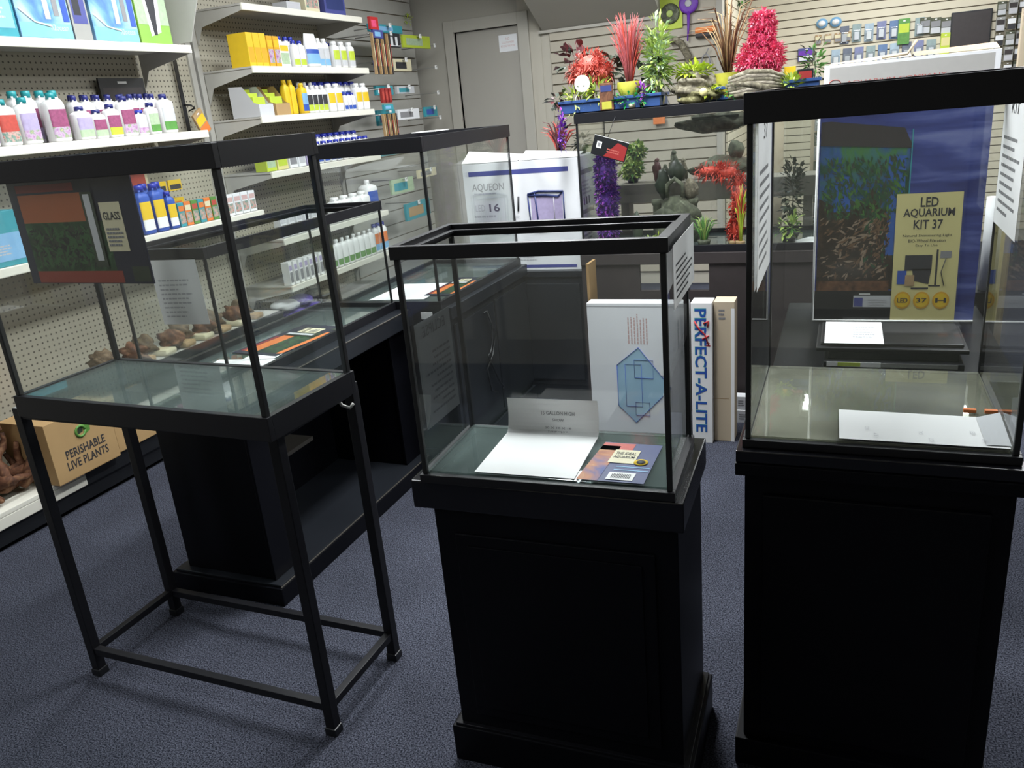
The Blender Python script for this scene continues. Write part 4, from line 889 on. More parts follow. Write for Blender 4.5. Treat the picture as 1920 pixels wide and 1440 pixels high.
def tray(m, m2):
    def f():
        r = thing('display_tray', 'x', 'display box'); b = MB()
        b.add([(-.06, -.09, 0), (-.06, .09, 0), (-.06, .09, .16), (-.06, .0, .155), (-.06, -.06, .07), (-.06, -.09, .06)], [(0, 1, 2, 3, 4, 5)], m)
        b.add([(.06, -.09, 0), (.06, .09, 0), (.06, .09, .16), (.06, .0, .155), (.06, -.06, .07), (.06, -.09, .06)], [(5, 4, 3, 2, 1, 0)], m)
        b.rect((-.06, -.09, 0), (.12, 0, 0), (0, 0, .06), m); b.rect((-.06, .09, 0), (.12, 0, 0), (0, 0, .16), m2); b.rect((-.06, -.09, .001), (.12, 0, 0), (0, .18, 0), m); b.build('tray', r)
        for k in range(3): c_ = MB(); c_.box((-.05, -.05 + k * .045, .003), (.05, -.02 + k * .045, .10 + k * .022), 'lime', .002); c_.build('sachet', r)
        return r
    return f
place('tr1', tray('paper_grey', 'cardboard'), 3.75, Z, 'open grey display tray of lime sachets', 'display box', Wt, G3, C3, -2.97)
place('tr2', tray('cardboard', 'cardboard'), 3.90, Z, 'open brown display tray of lime sachets', 'display box', Wt, G3, C3, -2.97)
for y in (4.0, 4.055): place('yt', J(.048, .04, .185, 'yellow', 'yellow', 'yellow', 'yellow', .014), y, Z, 'tall plain yellow bottle', 'bottle', Wt, G3, C3, -2.93)
place('yt2', J(.055, .045, .165, 'yellow', 'sky_print', 'blue', 'yellow', .015), 4.115, Z, 'yellow bottle with blue label', 'bottle', Wt, G3, C3, -2.90)
for y in (4.17, 4.22, 4.27, 4.32): place('wk', J(.045, .04, .15, 'white', 'ink', 'lime', 'white', .012), y, Z, 'white bottle with black banded label', 'bottle', Wt, G3, C3, -2.90)
for y in (4.19, 4.25, 4.31): place('wk2', J(.045, .04, .175, 'white', 'straw', 'ink', 'white', .012), y, Z, 'back row tall white bottle', 'bottle', Wt, G3, C3, -2.97)
for y in (4.39, 4.47, 4.70, 4.78): place('sl', J(.068, .05, .16, 'white', 'yellow', 'white', 'white', .020), y, Z, 'white jug with yellow banded label', 'bottle', Wt, G3, C3, -2.90)
for y in (4.54, 4.585, 4.63): place('ss', J(.036, .034, .105, 'blue_cap', 'white', 'blue', 'white', .012), y, Z, 'small white bottle with blue cap', 'bottle', Wt, G3, C3, -2.895)
for y in (4.36, 4.43, 4.50, 4.57, 4.64, 4.71, 4.78): place('sb', J(.062, .05, .178, 'blue_cap', 'blue', 'white', 'white', .024), y, Z, 'second row tall bottle with blue cap', 'bottle', Wt, G3, C3, -2.985)
for y in (4.40, 4.47, 4.54, 4.61, 4.68, 4.75): place('sb', None, y, Z, 'third row tall bottle with blue cap', 'bottle', Wt, G3, C3, -3.07)
Z = 1.195; Wt = 'behind the tank rims'
for i, (y, w, h, m, p1, p2) in enumerate([(3.72, .08, .15, 'lime', 'pale_green', 'lime'), (3.82, .09, .16, 'pale_yellow', 'lime', 'pale_green'), (3.92, .07, .15, 'card_white', 'ink_grey', 'navy'), (4.0, .07, .15, 'card_white', 'ink_light', 'navy'), (4.09, .09, .14, 'lavender', 'cream', 'lavender')]):
    place(('u', i), box_fn(w, .08, h, m, p1, p2), y, Z, f'{("lime green", "pale yellow", "white navy", "white grey", "lavender")[i]} box', 'product box', Wt, G3, C3, -2.93)
for i in range(9): place('vb', J(.052, .042, .125, 'blue_cap', 'white', 'blue', 'white', .018), 4.18 + i * .068, Z, 'short white bottle with blue cap', 'bottle', Wt, G3, C3, -2.90)
for i in range(8): place('vc', J(.055, .045, .165, 'blue_cap', 'blue', 'white', 'white', .022), 4.24 + i * .068, Z, 'back row taller blue capped bottle', 'bottle', Wt, G3, C3, -2.98)
Z = .83; Wt = 'behind the large far tank'
for i in range(4): place('wj', J(.10, .08, .15, 'white', 'white', 'paper_grey', 'white', .028), 4.30 + i * .105, Z, 'white plastic jug', 'bottle', Wt, G3, C3, -2.92)
place('wj2', J(.12, .10, .21, 'white', 'blue', 'white', 'white', .02), 4.73, Z, 'large white jug with blue label', 'bottle', Wt, G3, C3, -2.94)
for i in range(5): place('gw', box_fn(.05, .05, .12, 'card_white', 'ink_grey', 'paper_grey'), 3.74 + i * .075, Z, 'plain grey and white packet', 'product box', Wt, G3, C3, -2.92)
Z = .565; Wt = 'on the lowest bottle shelf'
for i in range(8): place('gb', J(.055, .045, .17, 'white', 'white', 'leaf', 'white', .013), 4.15 + i * .066, Z, 'white bottle with green leaf label', 'bottle', Wt, G3, C3, -2.90)
for i in range(3): place('bb', J(.05, .045, .19, 'blue_cap', 'orange', 'sky_print', 'white', .016), 4.69 + i * .056, Z, 'bottle with orange and blue label', 'bottle', Wt, G3, C3, -2.91)
for i in range(7): place('sw', box_fn(.03, .05, .13, 'white', 'ink_grey', 'lavender'), 3.70 + i * .05, Z, 'slim white carton with grey print', 'product box', Wt, G3, C3, -2.90)
# section three: packs on long hooks
C4 = {}; G4 = 'packs on the slatwall hooks'
def hook():
    r = thing('peg_hook', 'x', 'hook'); MB().tube([(0, 0, 0), (.29, 0, 0), (.30, 0, .012)], .003, 'steel_grey', 6).build('hook_wire', r); MB().box((.285, -.014, -.014), (.292, .014, .014), 'white', .002).build('tag_holder', r); return r
hp = Proto(hook)
HK = [(z_ - .006, y_) for (y_, z_) in ((5.25, 2.015), (5.25, 1.965), (5.68, 1.965), (5.12, 1.79), (5.42, 1.80), (5.12, 1.625), (5.42, 1.62), (5.10, 1.47), (5.42, 1.465), (5.78, 1.47), (5.15, 1.23), (5.55, 1.24), (5.2, 1.0), (5.6, 1.03), (5.35, .82), (5.9, 1.91), (5.88, 1.755), (5.87, 1.575), (5.86, 1.395))]
for i, (z, y) in enumerate(HK): hp.put((BX + .012, y, z), 0, f'steel peg hook with white tip on the grey slatwall, {ORD[i]} of the row', 'hook', 'slatwall hooks')
# header boxes and long packs
def longp(w, h, m, pm, stripes=None):
    def f():
        r = thing('long_pack', 'x', 'pack'); b = MB(); b.box((-w / 2, -.02, -h), (w / 2, .0, 0), m, .002); b.build('pack_body', r)
        l = MB()
        if stripes:
            top = []; step = w * .94 / stripes
            for k in range(stripes): x = -w * .46 + k * step; top += [(x, -.0207, -h * .86), (x, -.0207, -h * .25), (x + step * .5, -.0207, -h * .25), (x + step * .5, -.0207, -h * .86)]
            l.poly([(w * .48, -.0207, -h * .92), (-w * .48, -.0207, -h * .92)] + top + [(w * .48, -.0207, -h * .86)], pm)
        else: l.rect((-w * .4, -.0207, -h * .8), (w * .6, 0, 0), (0, 0, h * .55), pm)
        l.build('printed_front', r); return r
    return f
Ws = 'on the grey slatwall'
for i, (k, w, h, m, pm, st_, y, z, x, ds) in enumerate([
    ('a', .42, .05, 'teal', 'sky_print', None, 5.25, 2.015, -2.95, 'long teal header pack'), ('b', .34, .09, 'ink', 'card_white', 5, 5.25, 1.965, -2.95, 'black and white striped pack'),
    ('c', .40, .085, 'lime', 'pale_green', None, 5.68, 1.965, -2.95, 'lime green pack'), ('d', .16, .08, 'blue', 'teal', None, 5.12, 1.79, -2.95, 'small blue pack'),
    ('e', .26, .08, 'cream', 'ink', None, 5.42, 1.80, -2.95, 'cream pack with black print'), ('f', .22, .06, 'teal', 'white', None, 5.12, 1.625, -2.95, 'teal pack with white print'),
    ('g', .26, .05, 'paper_grey', 'teal', None, 5.42, 1.62, -2.95, 'grey pack'), ('h', .24, .10, 'teal', 'navy', None, 5.10, 1.47, -2.95, 'large teal bag'),
    ('i', .30, .07, 'card_white', 'ink_grey', None, 5.42, 1.465, -2.95, 'white boxed pack'), ('j', .22, .07, 'teal', 'blue', None, 5.78, 1.47, -2.95, 'teal and white pack'),
    ('k', .38, .06, 'teal', 'white', None, 5.15, 1.23, -2.95, 'low teal pack'), ('l', .34, .05, 'paper_grey', 'white', None, 5.55, 1.24, -2.95, 'pale oval pack'), ('m', .30, .10, 'pale_green', 'teal', None, 5.2, 1.0, -2.95, 'pale teal pack'),
    ('n', .30, .06, 'cream', 'ink_grey', None, 5.6, 1.03, -2.95, 'cream and grey pack'), ('o', .40, .12, 'teal', 'straw', None, 5.35, .82, -2.93, 'teal and tan box')]):
    place(('lp', k), longp(w, h, m, pm, st_), y, z, ds, 'pack', Ws, G4, C4, x)
for nm_, zb, ya, yb in (('upper', 1.935, 4.855, 5.10), ('middle', 1.60, 4.855, 5.06), ('lower', 1.44, 4.855, 5.06)):
    b = MB(); b.tube([(BX + .01, 4.90, zb), (-2.852, 4.90, zb)], .004, 'steel_grey', 6); b.tube([(-2.852, ya, zb), (-2.852, yb, zb)], .004, 'steel_grey', 6)
    tag(b.build('display_bar'), f'{nm_} steel display bar carrying packs beside the shelf ends', 'display bar')
SC3 = (('straw', 'cream', 'tan'), ('cardboard_edge', 'straw', 'brown'), ('umber', 'brick_red', 'dark brown'))
for k in range(11):
    a_, b_, n_ = SC3[(k * 2) % 3]; place(('st', n_), longp(.011, .25, a_, b_), 4.862 + k * .021, 1.937, f'long slim {n_} hanging stick pack', 'pack', 'at the shelving edge', G4, C4, -2.838)
for k in range(9):
    a_, b_, n_ = SC3[k % 3]; place(('st2', n_), longp(.009, .16, a_, b_), 4.87 + k * .021, 1.442, f'shorter {n_} stick pack hanging low', 'pack', 'at the shelving edge', G4, C4, -2.838)
place('rd', longp(.10, .075, 'red', 'pink'), 4.90, 2.03, 'bright red header card above the stick packs', 'pack', 'at the shelving edge', G4, C4, -2.836)
place('rd2', longp(.13, .05, 'indigo', 'sky_print'), 4.93, 1.955, 'blue header card above the stick packs', 'pack', 'at the shelving edge', G4, C4, -2.834)
for k in range(3): place('rd3', longp(.032, .09, 'dark_red', 'brick_red'), 4.90 + k * .045, 1.602, 'dark red net pack below the stick packs', 'pack', 'at the shelving edge', G4, C4, -2.838)
place('rd4', longp(.12, .035, 'teal', 'sky_print'), 4.95, 1.50, 'teal header card low on the stick packs', 'pack', 'at the shelving edge', G4, C4, -2.838)
# ------------------------------------------------------------------ plastic plants and ornaments
def leaf(mb, p, d, L, w, m, bend=.3):
    p, d = Vector(p), Vector(d).normalized(); s_ = d.cross(Vector((.3, .2, 1)));
    if s_.length < .01: s_ = Vector((1, 0, 0))
    s_ = s_.normalized() * w / 2; mid = p + d * L * .5 + Vector((0, 0, L * bend * .3)); tip = p + d * L + Vector((0, 0, -L * bend * .3))
    mb.add([p, mid - s_, tip, mid + s_], [(0, 1, 2, 3)], m)
def rv(rnd, zlo=-.4): return Vector((rnd.uniform(-1, 1), rnd.uniform(-1, 1), rnd.uniform(zlo, 1)))
def bush(seed, c, r, n, L, w, m, m2=None):
    rnd = random.Random(seed); mb = MB()
    for i in range(n):
        d = rv(rnd, -.9).normalized(); p = Vector(c) + Vector((d.x * r[0], d.y * r[1], d.z * r[2])) * rnd.uniform(.25, 1)
        leaf(mb, p, (d + rv(rnd) * .7), L * rnd.uniform(.6, 1.2), w, m2 if (m2 and rnd.random() < .35) else m)
    return mb
def stems(seed, base, tops, m, r=.003):
    mb = MB(); rnd = random.Random(seed)
    for t_ in tops:
        b, t2 = Vector(base), Vector(t_); mid = (b + t2) / 2 + rv(rnd) * .015; mb.tube([b, mid, t2], [r, r * .8, r * .5], m, 5)
    return mb
def grass(seed, n, h, spread, m, m2=None, w=.0035, droop=.5, base=(0, 0, 0)):
    rnd = random.Random(seed); mb = MB()
    for i in range(n):
        a = rnd.uniform(0, 2 * PI); k = rnd.uniform(.1, 1); dx, dy = math.cos(a) * spread * k, math.sin(a) * spread * k * .7; hh = h * rnd.uniform(.6, 1.05)
        b = Vector(base) + Vector((dx * .12, dy * .12, 0)); pts = [b, b + Vector((dx * .3, dy * .3, hh * .5)), b + Vector((dx * .75, dy * .75, hh * .85)), b + Vector((dx * (1 + droop), dy * (1 + droop), hh * (1 - droop * .35 * k)))]
        mb.tube(pts, [w, w * .9, w * .6, w * .2], m2 if (m2 and rnd.random() < .4) else m, 4)
    return mb
def dense(seed, blobs, n, L, w, m, m2=None, k=3):
    rnd = random.Random(seed); mb = MB()
    for c, r in blobs: mb.blob(c, [q * .72 for q in r], m, seed, .12, 2)
    for i in range(n):
        c, r = rnd.choice(blobs); d = rv(rnd, -1).normalized(); p = Vector(c) + Vector((d.x * r[0], d.y * r[1], d.z * r[2])) * rnd.uniform(.6, 1)
        for _ in range(k): leaf(mb, p, d + rv(rnd, -1) * .9, L * rnd.uniform(.6, 1.2), w, m2 if (m2 and rnd.random() < .35) else m)
    return mb
def potted(label, loc, foliage, stem=None, pot='cream', potr=.035, poth=.03, cat='plastic plant', group='plastic plants on the display tank', name='plastic_plant'):
    r = thing(name, label, cat, loc, 0, group); foliage.build('foliage', r)
    if stem: stem.build('stem', r)
    MB().loft([(0, potr * .8, potr * .8), (poth, potr, potr), (poth + .003, potr * .9, potr * .9)], pot, 16).build('base', r)
    return r
GZ = 1.3555
def planter(label, x0, x1, y0, y1, m='blue', h=.055):
    mat('planter_blue', (.03, .075, .22), .4); r = thing('planter_tray', label, 'tray', (x0, y0, GZ), 0, 'blue trays on the display tank')
    w, d = x1 - x0, y1 - y0; b = MB(); b.box((.008, .008, 0), (w - .008, d - .008, .004), 'planter_blue')
    b.box((.008, .008, 0), (w - .008, .012, h - .01), 'planter_blue'); b.box((.008, d - .012, 0), (w - .008, d - .008, h - .01), 'planter_blue'); b.box((.008, .012, 0), (.012, d - .012, h - .01), 'planter_blue'); b.box((w - .012, .012, 0), (w - .008, d - .012, h - .01), 'planter_blue')
    b.build('tray_body', r); q = MB(); ring(q, w, d, h - .012, h, .012, 'planter_blue'); q.build('tray_lip', r)
    return r
planter('long blue tray at the left end of the display tank top', -1.165, -.715, 3.515, 3.70)
planter('blue tray in the middle of the display tank top', -.66, -.40, 3.56, 3.74)
planter('short blue tray beside the flat white carton', -.235, -.095, 3.515, 3.68)
TZ = GZ + .005
potted('red grassy plastic plant with a domed head in the left blue tray', (-1.04, 3.62, TZ), dense(1, [((0, 0, .19), (.085, .06, .055)), ((.05, 0, .155), (.055, .05, .04)), ((-.05, 0, .16), (.05, .05, .035))], 420, .035, .006, 'coral', 'brick_red'), stems(1, (0, 0, 0), [(0, 0, .14), (.02, 0, .12)], 'leaf_burgundy', .008))
potted('tall dull red spiky plastic plant in the left blue tray', (-.87, 3.62, TZ), grass(2, 150, .29, .075, 'dusty_red', 'brick_red', .0024, .08, (0, 0, .08)), stems(2, (0, 0, 0), [(0, 0, .12)], 'leaf_burgundy', .008))
potted('dark burgundy broad leaved plastic plant at the left end of the tray', (-1.10, 3.66, TZ), bush(3, (-.02, .0, .22), (.08, .05, .08), 46, .05, .035, 'leaf_burgundy', 'leaf_dark'), stems(3, (0, 0, 0), [(-.05, 0, .22), (.03, 0, .25), (-.01, 0, .28)], 'leaf_burgundy'))
potted('dark trailing leaf cluster hanging over the left end of the tray', (-1.135, 3.545, TZ), bush(4, (-.04, -.01, .06), (.035, .03, .035), 26, .035, .025, 'leaf_burgundy', 'leaf_dark'), None, 'black', .02, .02)
potted('dark green broad leaved plastic plant between the two red ones', (-.955, 3.67, TZ), bush(5, (.0, 0, .17), (.07, .05, .06), 50, .05, .035, 'leaf_dark'), stems(5, (0, 0, 0), [(0, 0, .18)], 'leaf_dark'))
potted('dark plastic plant right of the tall spiky red one', (-.80, 3.66, TZ), bush(6, (.01, 0, .12), (.07, .05, .09), 60, .05, .03, 'leaf_dark', 'stone'), stems(6, (0, 0, 0), [(0, 0, .15)], 'leaf_dark'))
potted('green striped grass tuft at the left front of the tray', (-1.09, 3.56, TZ), bush(7, (0, 0, .055), (.06, .03, .045), 110, .055, .012, 'leaf_light', 'lime'), None, 'white', .035, .022)
potted('green and yellow leaf tuft beside the white disc', (-1.00, 3.555, TZ), bush(8, (0, 0, .08), (.055, .03, .055), 60, .05, .014, 'leaf_light', 'lime'), None, 'cream', .03, .02)
r = thing('white_disc_marker', 'round white disc on a thin stem above the left tray', 'marker', (-1.095, 3.535, TZ), 0)
m_ = MB(); m_.tube([(0, 0, 0), (.005, 0, .06), (.035, 0, .10)], .0025, 'white', 6); m_.build('stem', r)
m_ = MB(); m_.loft([(-.003, .034, .034), (.003, .034, .034)], 'white', 24, sm=False); mo = m_.build('disc', r); mo.location = (.043, -.016, .115); mo.rotation_euler = (PI / 2, 0, 0)
potted('lime yellow moulded leaf cup in the left blue tray', (-.86, 3.555, TZ), MB().loft([(.02, .012, .012), (.05, .035, .03), (.08, .05, .035), (.105, .048, .03)], 'lime_soft', 16, cap=False), None, 'cream', .03, .03)
potted('tall pale green leafy plastic plant at the right end of the long tray', (-.745, 3.60, TZ), bush(9, (0, 0, .18), (.055, .05, .17), 520, .042, .014, 'leaf_light', 'pale_green'), stems(9, (0, 0, 0), [(0, 0, .32), (.03, 0, .24)], 'leaf'), 'pale_yellow', .03, .03)
potted('trailing bright green vine in front of the long tray', (-.84, 3.508 + .01, TZ + .0), bush(10, (0, 0, .035), (.10, .02, .035), 90, .022, .012, 'leaf_bright', 'leaf_light'), None, 'cream', .015, .012)
potted('small violet flower tuft beside the lime cup', (-.80, 3.53, TZ), bush(11, (0, 0, .06), (.03, .02, .04), 50, .02, .012, 'violet', 'purple'), None, 'black', .012, .012)
# fish food bag hanging in front of the tray
P('pch2', lambda: (lambda r: (MB().box((-.03, -.006, 0), (.03, .006, .11), 'wood_root', .004).build('pouch_body', r), MB().box((-.024, -.0068, .075), (.024, -.006, .10), 'navy').build('printed_header', r), MB().box((-.02, -.0069, .005), (.022, -.006, .035), 'lime_soft').build('printed_front', r), r)[-1])(thing('pouch', 'x', 'pouch'))).put((-.945, 3.5085, GZ + .003), 0, 'brown and lime printed pouch leaning on the front of the long blue tray', 'pouch')
potted('violet bead strand plant hanging off the left corner of the display tank', (-1.125, 3.485, 1.30), bush(12, (-.02, .0, -.02), (.016, .012, .10), 120, .02, .012, 'purple', 'violet'), stems(12, (-.01, 0, .06), [(-.02, 0, .0), (-.03, 0, -.1)], 'purple'), 'black', .008, .008)
# right half
rk = MB(); rk.blob((0, 0, .055), (.085, .06, .055), 'rocky', 21, .3, 4); rk.blob((.02, -.02, .03), (.10, .05, .03), 'moss', 22, .3, 3)
tag(rk.build('ornament_rock', None, (-.665 + .08, 3.60, GZ)), 'mossy rock ornament with yellow plant on the display tank, left of the wood piece', 'ornament')
tag(bush(13, (0, 0, 0), (.085, .05, .025), 170, .035, .018, 'lime', 'leaf_light').build('plastic_plant', None, (-.60, 3.60, GZ + .125)), 'yellow green leaf crown on top of the mossy rock ornament', 'plastic plant')
fl = bush(14, (0, 0, .04), (.03, .02, .03), 40, .022, .014, 'lime', 'leaf_dark'); fl.blob((-.03, -.03, .04), (.018, .012, .018), 'pale_yellow', 3, .1, 2)
tag(fl.build('plastic_plant', None, (-.51, 3.535, GZ)), 'pale yellow flower with small leaves in front of the mossy rock', 'plastic plant')
tag(bush(15, (0, 0, .035), (.035, .02, .03), 70, .02, .01, 'leaf_bright', 'leaf').build('plastic_plant', None, (-.425, 3.53, GZ)), 'small bright green sprig in front of the middle blue tray', 'plastic plant')
potted('brown arching grass plant in a yellow green cup', (-.46, 3.64, TZ), grass(16, 46, .30, .13, 'straw', 'wood_root', .003, .5, (0, 0, .10)), None, 'lime', .045, .0)
cup = MB(); cup.loft([(0, .03, .03), (.03, .045, .04), (.10, .055, .045)], 'lime_soft', 16, cap=False); cup.box((.0, -.01, .0), (.05, .03, .09), 'leaf_dark', .01)
tag(cup.build('plant_cup', None, (-.455, 3.60, TZ + .0005)), 'yellow and green moulded cup holding the brown arching grass', 'plant cup')
# big pink plant
def feathery(seed, n, m, m2=None):
    return dense(seed, [((.012, 0, .275), (.048, .04, .05)), ((.010, 0, .225), (.05, .05, .045)), ((.0, 0, .165), (.078, .06, .055)), ((.035, 0, .15), (.065, .06, .06)), ((-.03, 0, .13), (.065, .06, .05)), ((.02, 0, .09), (.065, .05, .04))], n, .022, .007, m, m2)
mat('pink_light', (.92, .30, .38), .5, var=.2)
potted('big feathery hot pink plastic plant on the display tank', (-.335, 3.62, GZ), feathery(5, 2400, 'pink', 'pink_light'), stems(17, (0, 0, 0), [(0, 0, .25), (.04, 0, .14), (-.04, 0, .12)], 'magenta'), 'black', .03, .02)
wd = MB()
for k in range(7): wd.tube([(-.11, -.02, .012 + k * .011), (-.03, -.035, .02 + k * .013), (.05, -.03, .014 + k * .013), (.12, -.01, .008 + k * .009)], [.009, .013, .011, .006], 'greywood' if k % 2 else 'rocky', 6)
wd.blob((0, .0, .045), (.10, .04, .043), 'rocky', 31, .3, 3)
tag(wd.build('ornament_log', None, (-.335, 3.545, GZ), .0), 'layered grey wood ornament below the big pink plant', 'ornament')
tag(bush(18, (0, 0, .04), (.04, .03, .04), 60, .03, .016, 'leaf_light', 'lime').build('plastic_plant', None, (-.205 - .0, 3.53 - .02, GZ)), 'yellow green leaf tuft right of the layered wood ornament', 'plastic plant')
b = MB(); b.box((-.03, -.01, 0), (.03, .01, .085), 'black', .002); b.rect((-.024, -.0106, .045), (.048, 0, 0), (0, 0, .032), 'dark_red'); b.lines((0, -.0108, .025), XR, ZR, .04, .02, 3, 'ink_grey')
tag(b.build('product_box', None, (-.155, 3.56, TZ + .0)), 'small black box with red square standing in the short blue tray', 'product box')
b = MB(); b.box((-.022, -.004, 0), (.022, .004, .10), 'yellow', .002); b.rect((-.014, -.0046, .03), (.028, 0, 0), (0, 0, .04), 'lime')
tag(b.build('tag_card', None, (-.215, 3.60, TZ), .1), 'yellow card behind the leaf tuft, left of the black and red box', 'card')
potted('grey green plastic fern behind the short blue tray', (-.13, 3.70, GZ), bush(19, (0, 0, .10), (.05, .04, .09), 120, .035, .012, 'leaf', 'stone'), stems(19, (0, 0, 0), [(0, 0, .17)], 'stone'), 'kraft_tan', .03, .02)
def frisbee(ring_m, card_m, centre):
    def f():
        r = thing('round_filter_pack', 'x', 'hanging pack')
        if card_m: MB().box((-.085, -.004, -.12), (.085, 0, .12), card_m, .002).build('backing_card', r)
        m1 = MB(); m1.loft([(0.0045, .068, .068), (.018, .064, .064), (.02, .05, .05)], ring_m, 28); o = m1.build('disc', r); o.rotation_euler = (PI / 2, 0, 0); o.location = (0, 0, -.02)
        m1 = MB(); m1.loft([(.0205, .024, .024), (.024, .02, .02)], centre, 20); o = m1.build('centre', r); o.rotation_euler = (PI / 2, 0, 0); o.location = (0, 0, -.02); return r
    return f
# ------------------------------------------------------------------ inside the display tank
IZ = .758
potted('tall purple and violet feathery plant standing inside the display tank', (-1.01, 3.68, IZ), dense(20, [((0, 0, .10), (.05, .04, .12)), ((0, 0, .22), (.052, .04, .12)), ((-.005, 0, .33), (.05, .04, .10))], 1500, .022, .010, 'purple', 'violet'), stems(20, (0, 0, 0), [(0, 0, .40)], 'purple', .006), 'black', .035, .02, group='decor inside the display tank')
lg = thing('display_ledge', 'brown grey display ledge on legs directly behind the wide display tank', 'ledge', (-1.06, 3.99, 0))
MB().box((0, 0, .905), (.95, .20, .995), 'ledge_brown', .004).build('ledge_board', lg)
for lx in (.02, .89): MB().box((lx, .05, 0), (lx + .04, .15, .905), 'ledge_brown').build('leg', lg)
LG = {}
potted('bushy green plant on the ledge behind the display tank', (-.985, 4.09, .9955), dense(21, [((0, 0, .10), (.055, .05, .06)), ((.0, -.01, .06), (.055, .05, .04)), ((.02, 0, .15), (.045, .04, .035))], 260, .03, .016, 'leaf_light', 'leaf'), None, 'black', .03, .02, group='decor behind the display tank')
for i, (x, r_, m_) in enumerate(((-.86, (.018, .02, .05), 'leaf_burgundy'), (-.82, (.015, .02, .035), 'stone'), (-.775, (.022, .02, .065), 'stone'), (-.73, (.02, .02, .045), 'rocky'))):
    b = MB(); b.blob((0, 0, r_[2] * .95), r_, m_, 60 + i, .3, 3); b.blob((0, 0, r_[2] * 2.0), [r_[0] * .6] * 3, m_, 70 + i, .2, 2)
    tag(b.build('ornament_figure', None, (x, 4.08, .997)), f'small dark figure ornament on the ledge behind the display tank, {ORD[i]} from the left', 'ornament', 'figures on the ledge')
def castle():
    mb = MB(); mb.loft([(0, .09, .06), (.05, .085, .055), (.12, .06, .045), (.15, .03, .03)], 'stone', 20); mb.blob((0, 0, .08), (.08, .055, .06), 'stone', 5, .25, 3)
    mb.tube([(-.03, -.03, .15), (-.03, -.03, .19), (0, -.03, .21), (.03, -.03, .19), (.03, -.03, .15)], .008, 'stone', 8)
    for x in (-.08, .06): mb.loft([(0, .02, .02), (.12, .018, .018), (.125, .023, .023), (.14, .023, .023)], 'stone', 12, c=(x, .02))
    mb.blob((0, .02, .23), (.035, .03, .035), 'leaf_dark', 9, .3, 2); mb.blob((.055, .02, .17), (.03, .03, .035), 'rocky', 8, .3, 2); mb.blob((-.055, .02, .19), (.028, .025, .05), 'leaf_dark', 7, .3, 2)
    return mb
cs = castle(); cs.v = [(x * 1.15, y * 1.1, z * 1.35) for x, y, z in cs.v]
tag(cs.build('ornament_castle', None, (-.70, 3.72, IZ)), 'dark stone ruin ornament in the middle of the display tank', 'ornament')
tag(MB().blob((0, 0, .08), (.025, .02, .08), 'leaf_dark', 3, .2, 2).build('ornament', None, (-.855, 3.60, IZ)), 'small dark figure shaped ornament left of the stone ruin', 'ornament')
rl = MB(); rl.blob((0, 0, 0), (.13, .07, .045), 'stone', 12, .3, 3)
rl2 = thing('ornament_rock', 'long dark rock ornament on the ledge behind the display tank', 'ornament', (-.54, 4.09, .998)); 
m2 = MB(); m2.blob((.0, 0, .045), (.13, .06, .045), 'stone', 12, .3, 3); m2.blob((.06, 0, .125), (.04, .04, .045), 'stone', 14, .25, 2); m2.build('rock_body', rl2)
potted('arching red plastic grass inside the display tank', (-.44, 3.66, IZ), dense(23, [((-.10, 0, .31), (.07, .03, .03)), ((-.03, 0, .30), (.06, .04, .035)), ((.02, 0, .25), (.03, .03, .05))], 260, .035, .005, 'hot_red', 'brick_red'), None, 'black', .03, .02, group='decor inside the display tank')
potted('red orange bushy plant low at the right of the display tank', (-.425, 3.58, IZ), dense(24, [((0, 0, .07), (.03, .025, .06)), ((.005, 0, .16), (.028, .025, .06))], 320, .02, .009, 'hot_red', 'coral'), None, 'straw', .03, .02, group='decor inside the display tank')
potted('yellow green grass with red tips beside the red orange bush', (-.398, 3.545, IZ), grass(25, 70, .26, .03, 'lime', 'hot_red', .003, .3), None, 'straw', .02, .02, group='decor inside the display tank')
potted('small spiky green grass plant right of the stone ruin', (-.56, 3.60, IZ), grass(26, 50, .13, .05, 'leaf', 'leaf_light', .0035, .4), None, 'stone', .03, .02, group='decor inside the display tank')
potted('low yellow green sprig at the front of the display tank', (-.78, 3.56, IZ), bush(27, (0, 0, .03), (.05, .02, .025), 50, .025, .014, 'leaf_light', 'lime'), None, 'stone', .02, .01, group='decor inside the display tank')
potted('low pale green sprig beside the yellow green sprig', (-.68, 3.55, IZ), bush(28, (0, 0, .04), (.04, .02, .03), 60, .025, .016, 'pale_green', 'leaf_light'), None, 'stone', .02, .01, group='decor inside the display tank')
potted('dark bushy plant inside the display tank, seen through the square tank', (-.20, 3.72, IZ), bush(29, (0, 0, .20), (.05, .04, .16), 200, .035, .018, 'leaf_dark', 'stone'), stems(29, (0, 0, 0), [(0, 0, .3)], 'leaf_dark'), 'black', .03, .02, group='decor inside the display tank')
potted('light green sprout at the tank floor, seen through the square tank', (-.205, 3.60, IZ), bush(30, (0, 0, .07), (.05, .03, .05), 70, .035, .014, 'leaf_light', 'leaf'), None, 'black', .03, .02, group='decor inside the display tank')
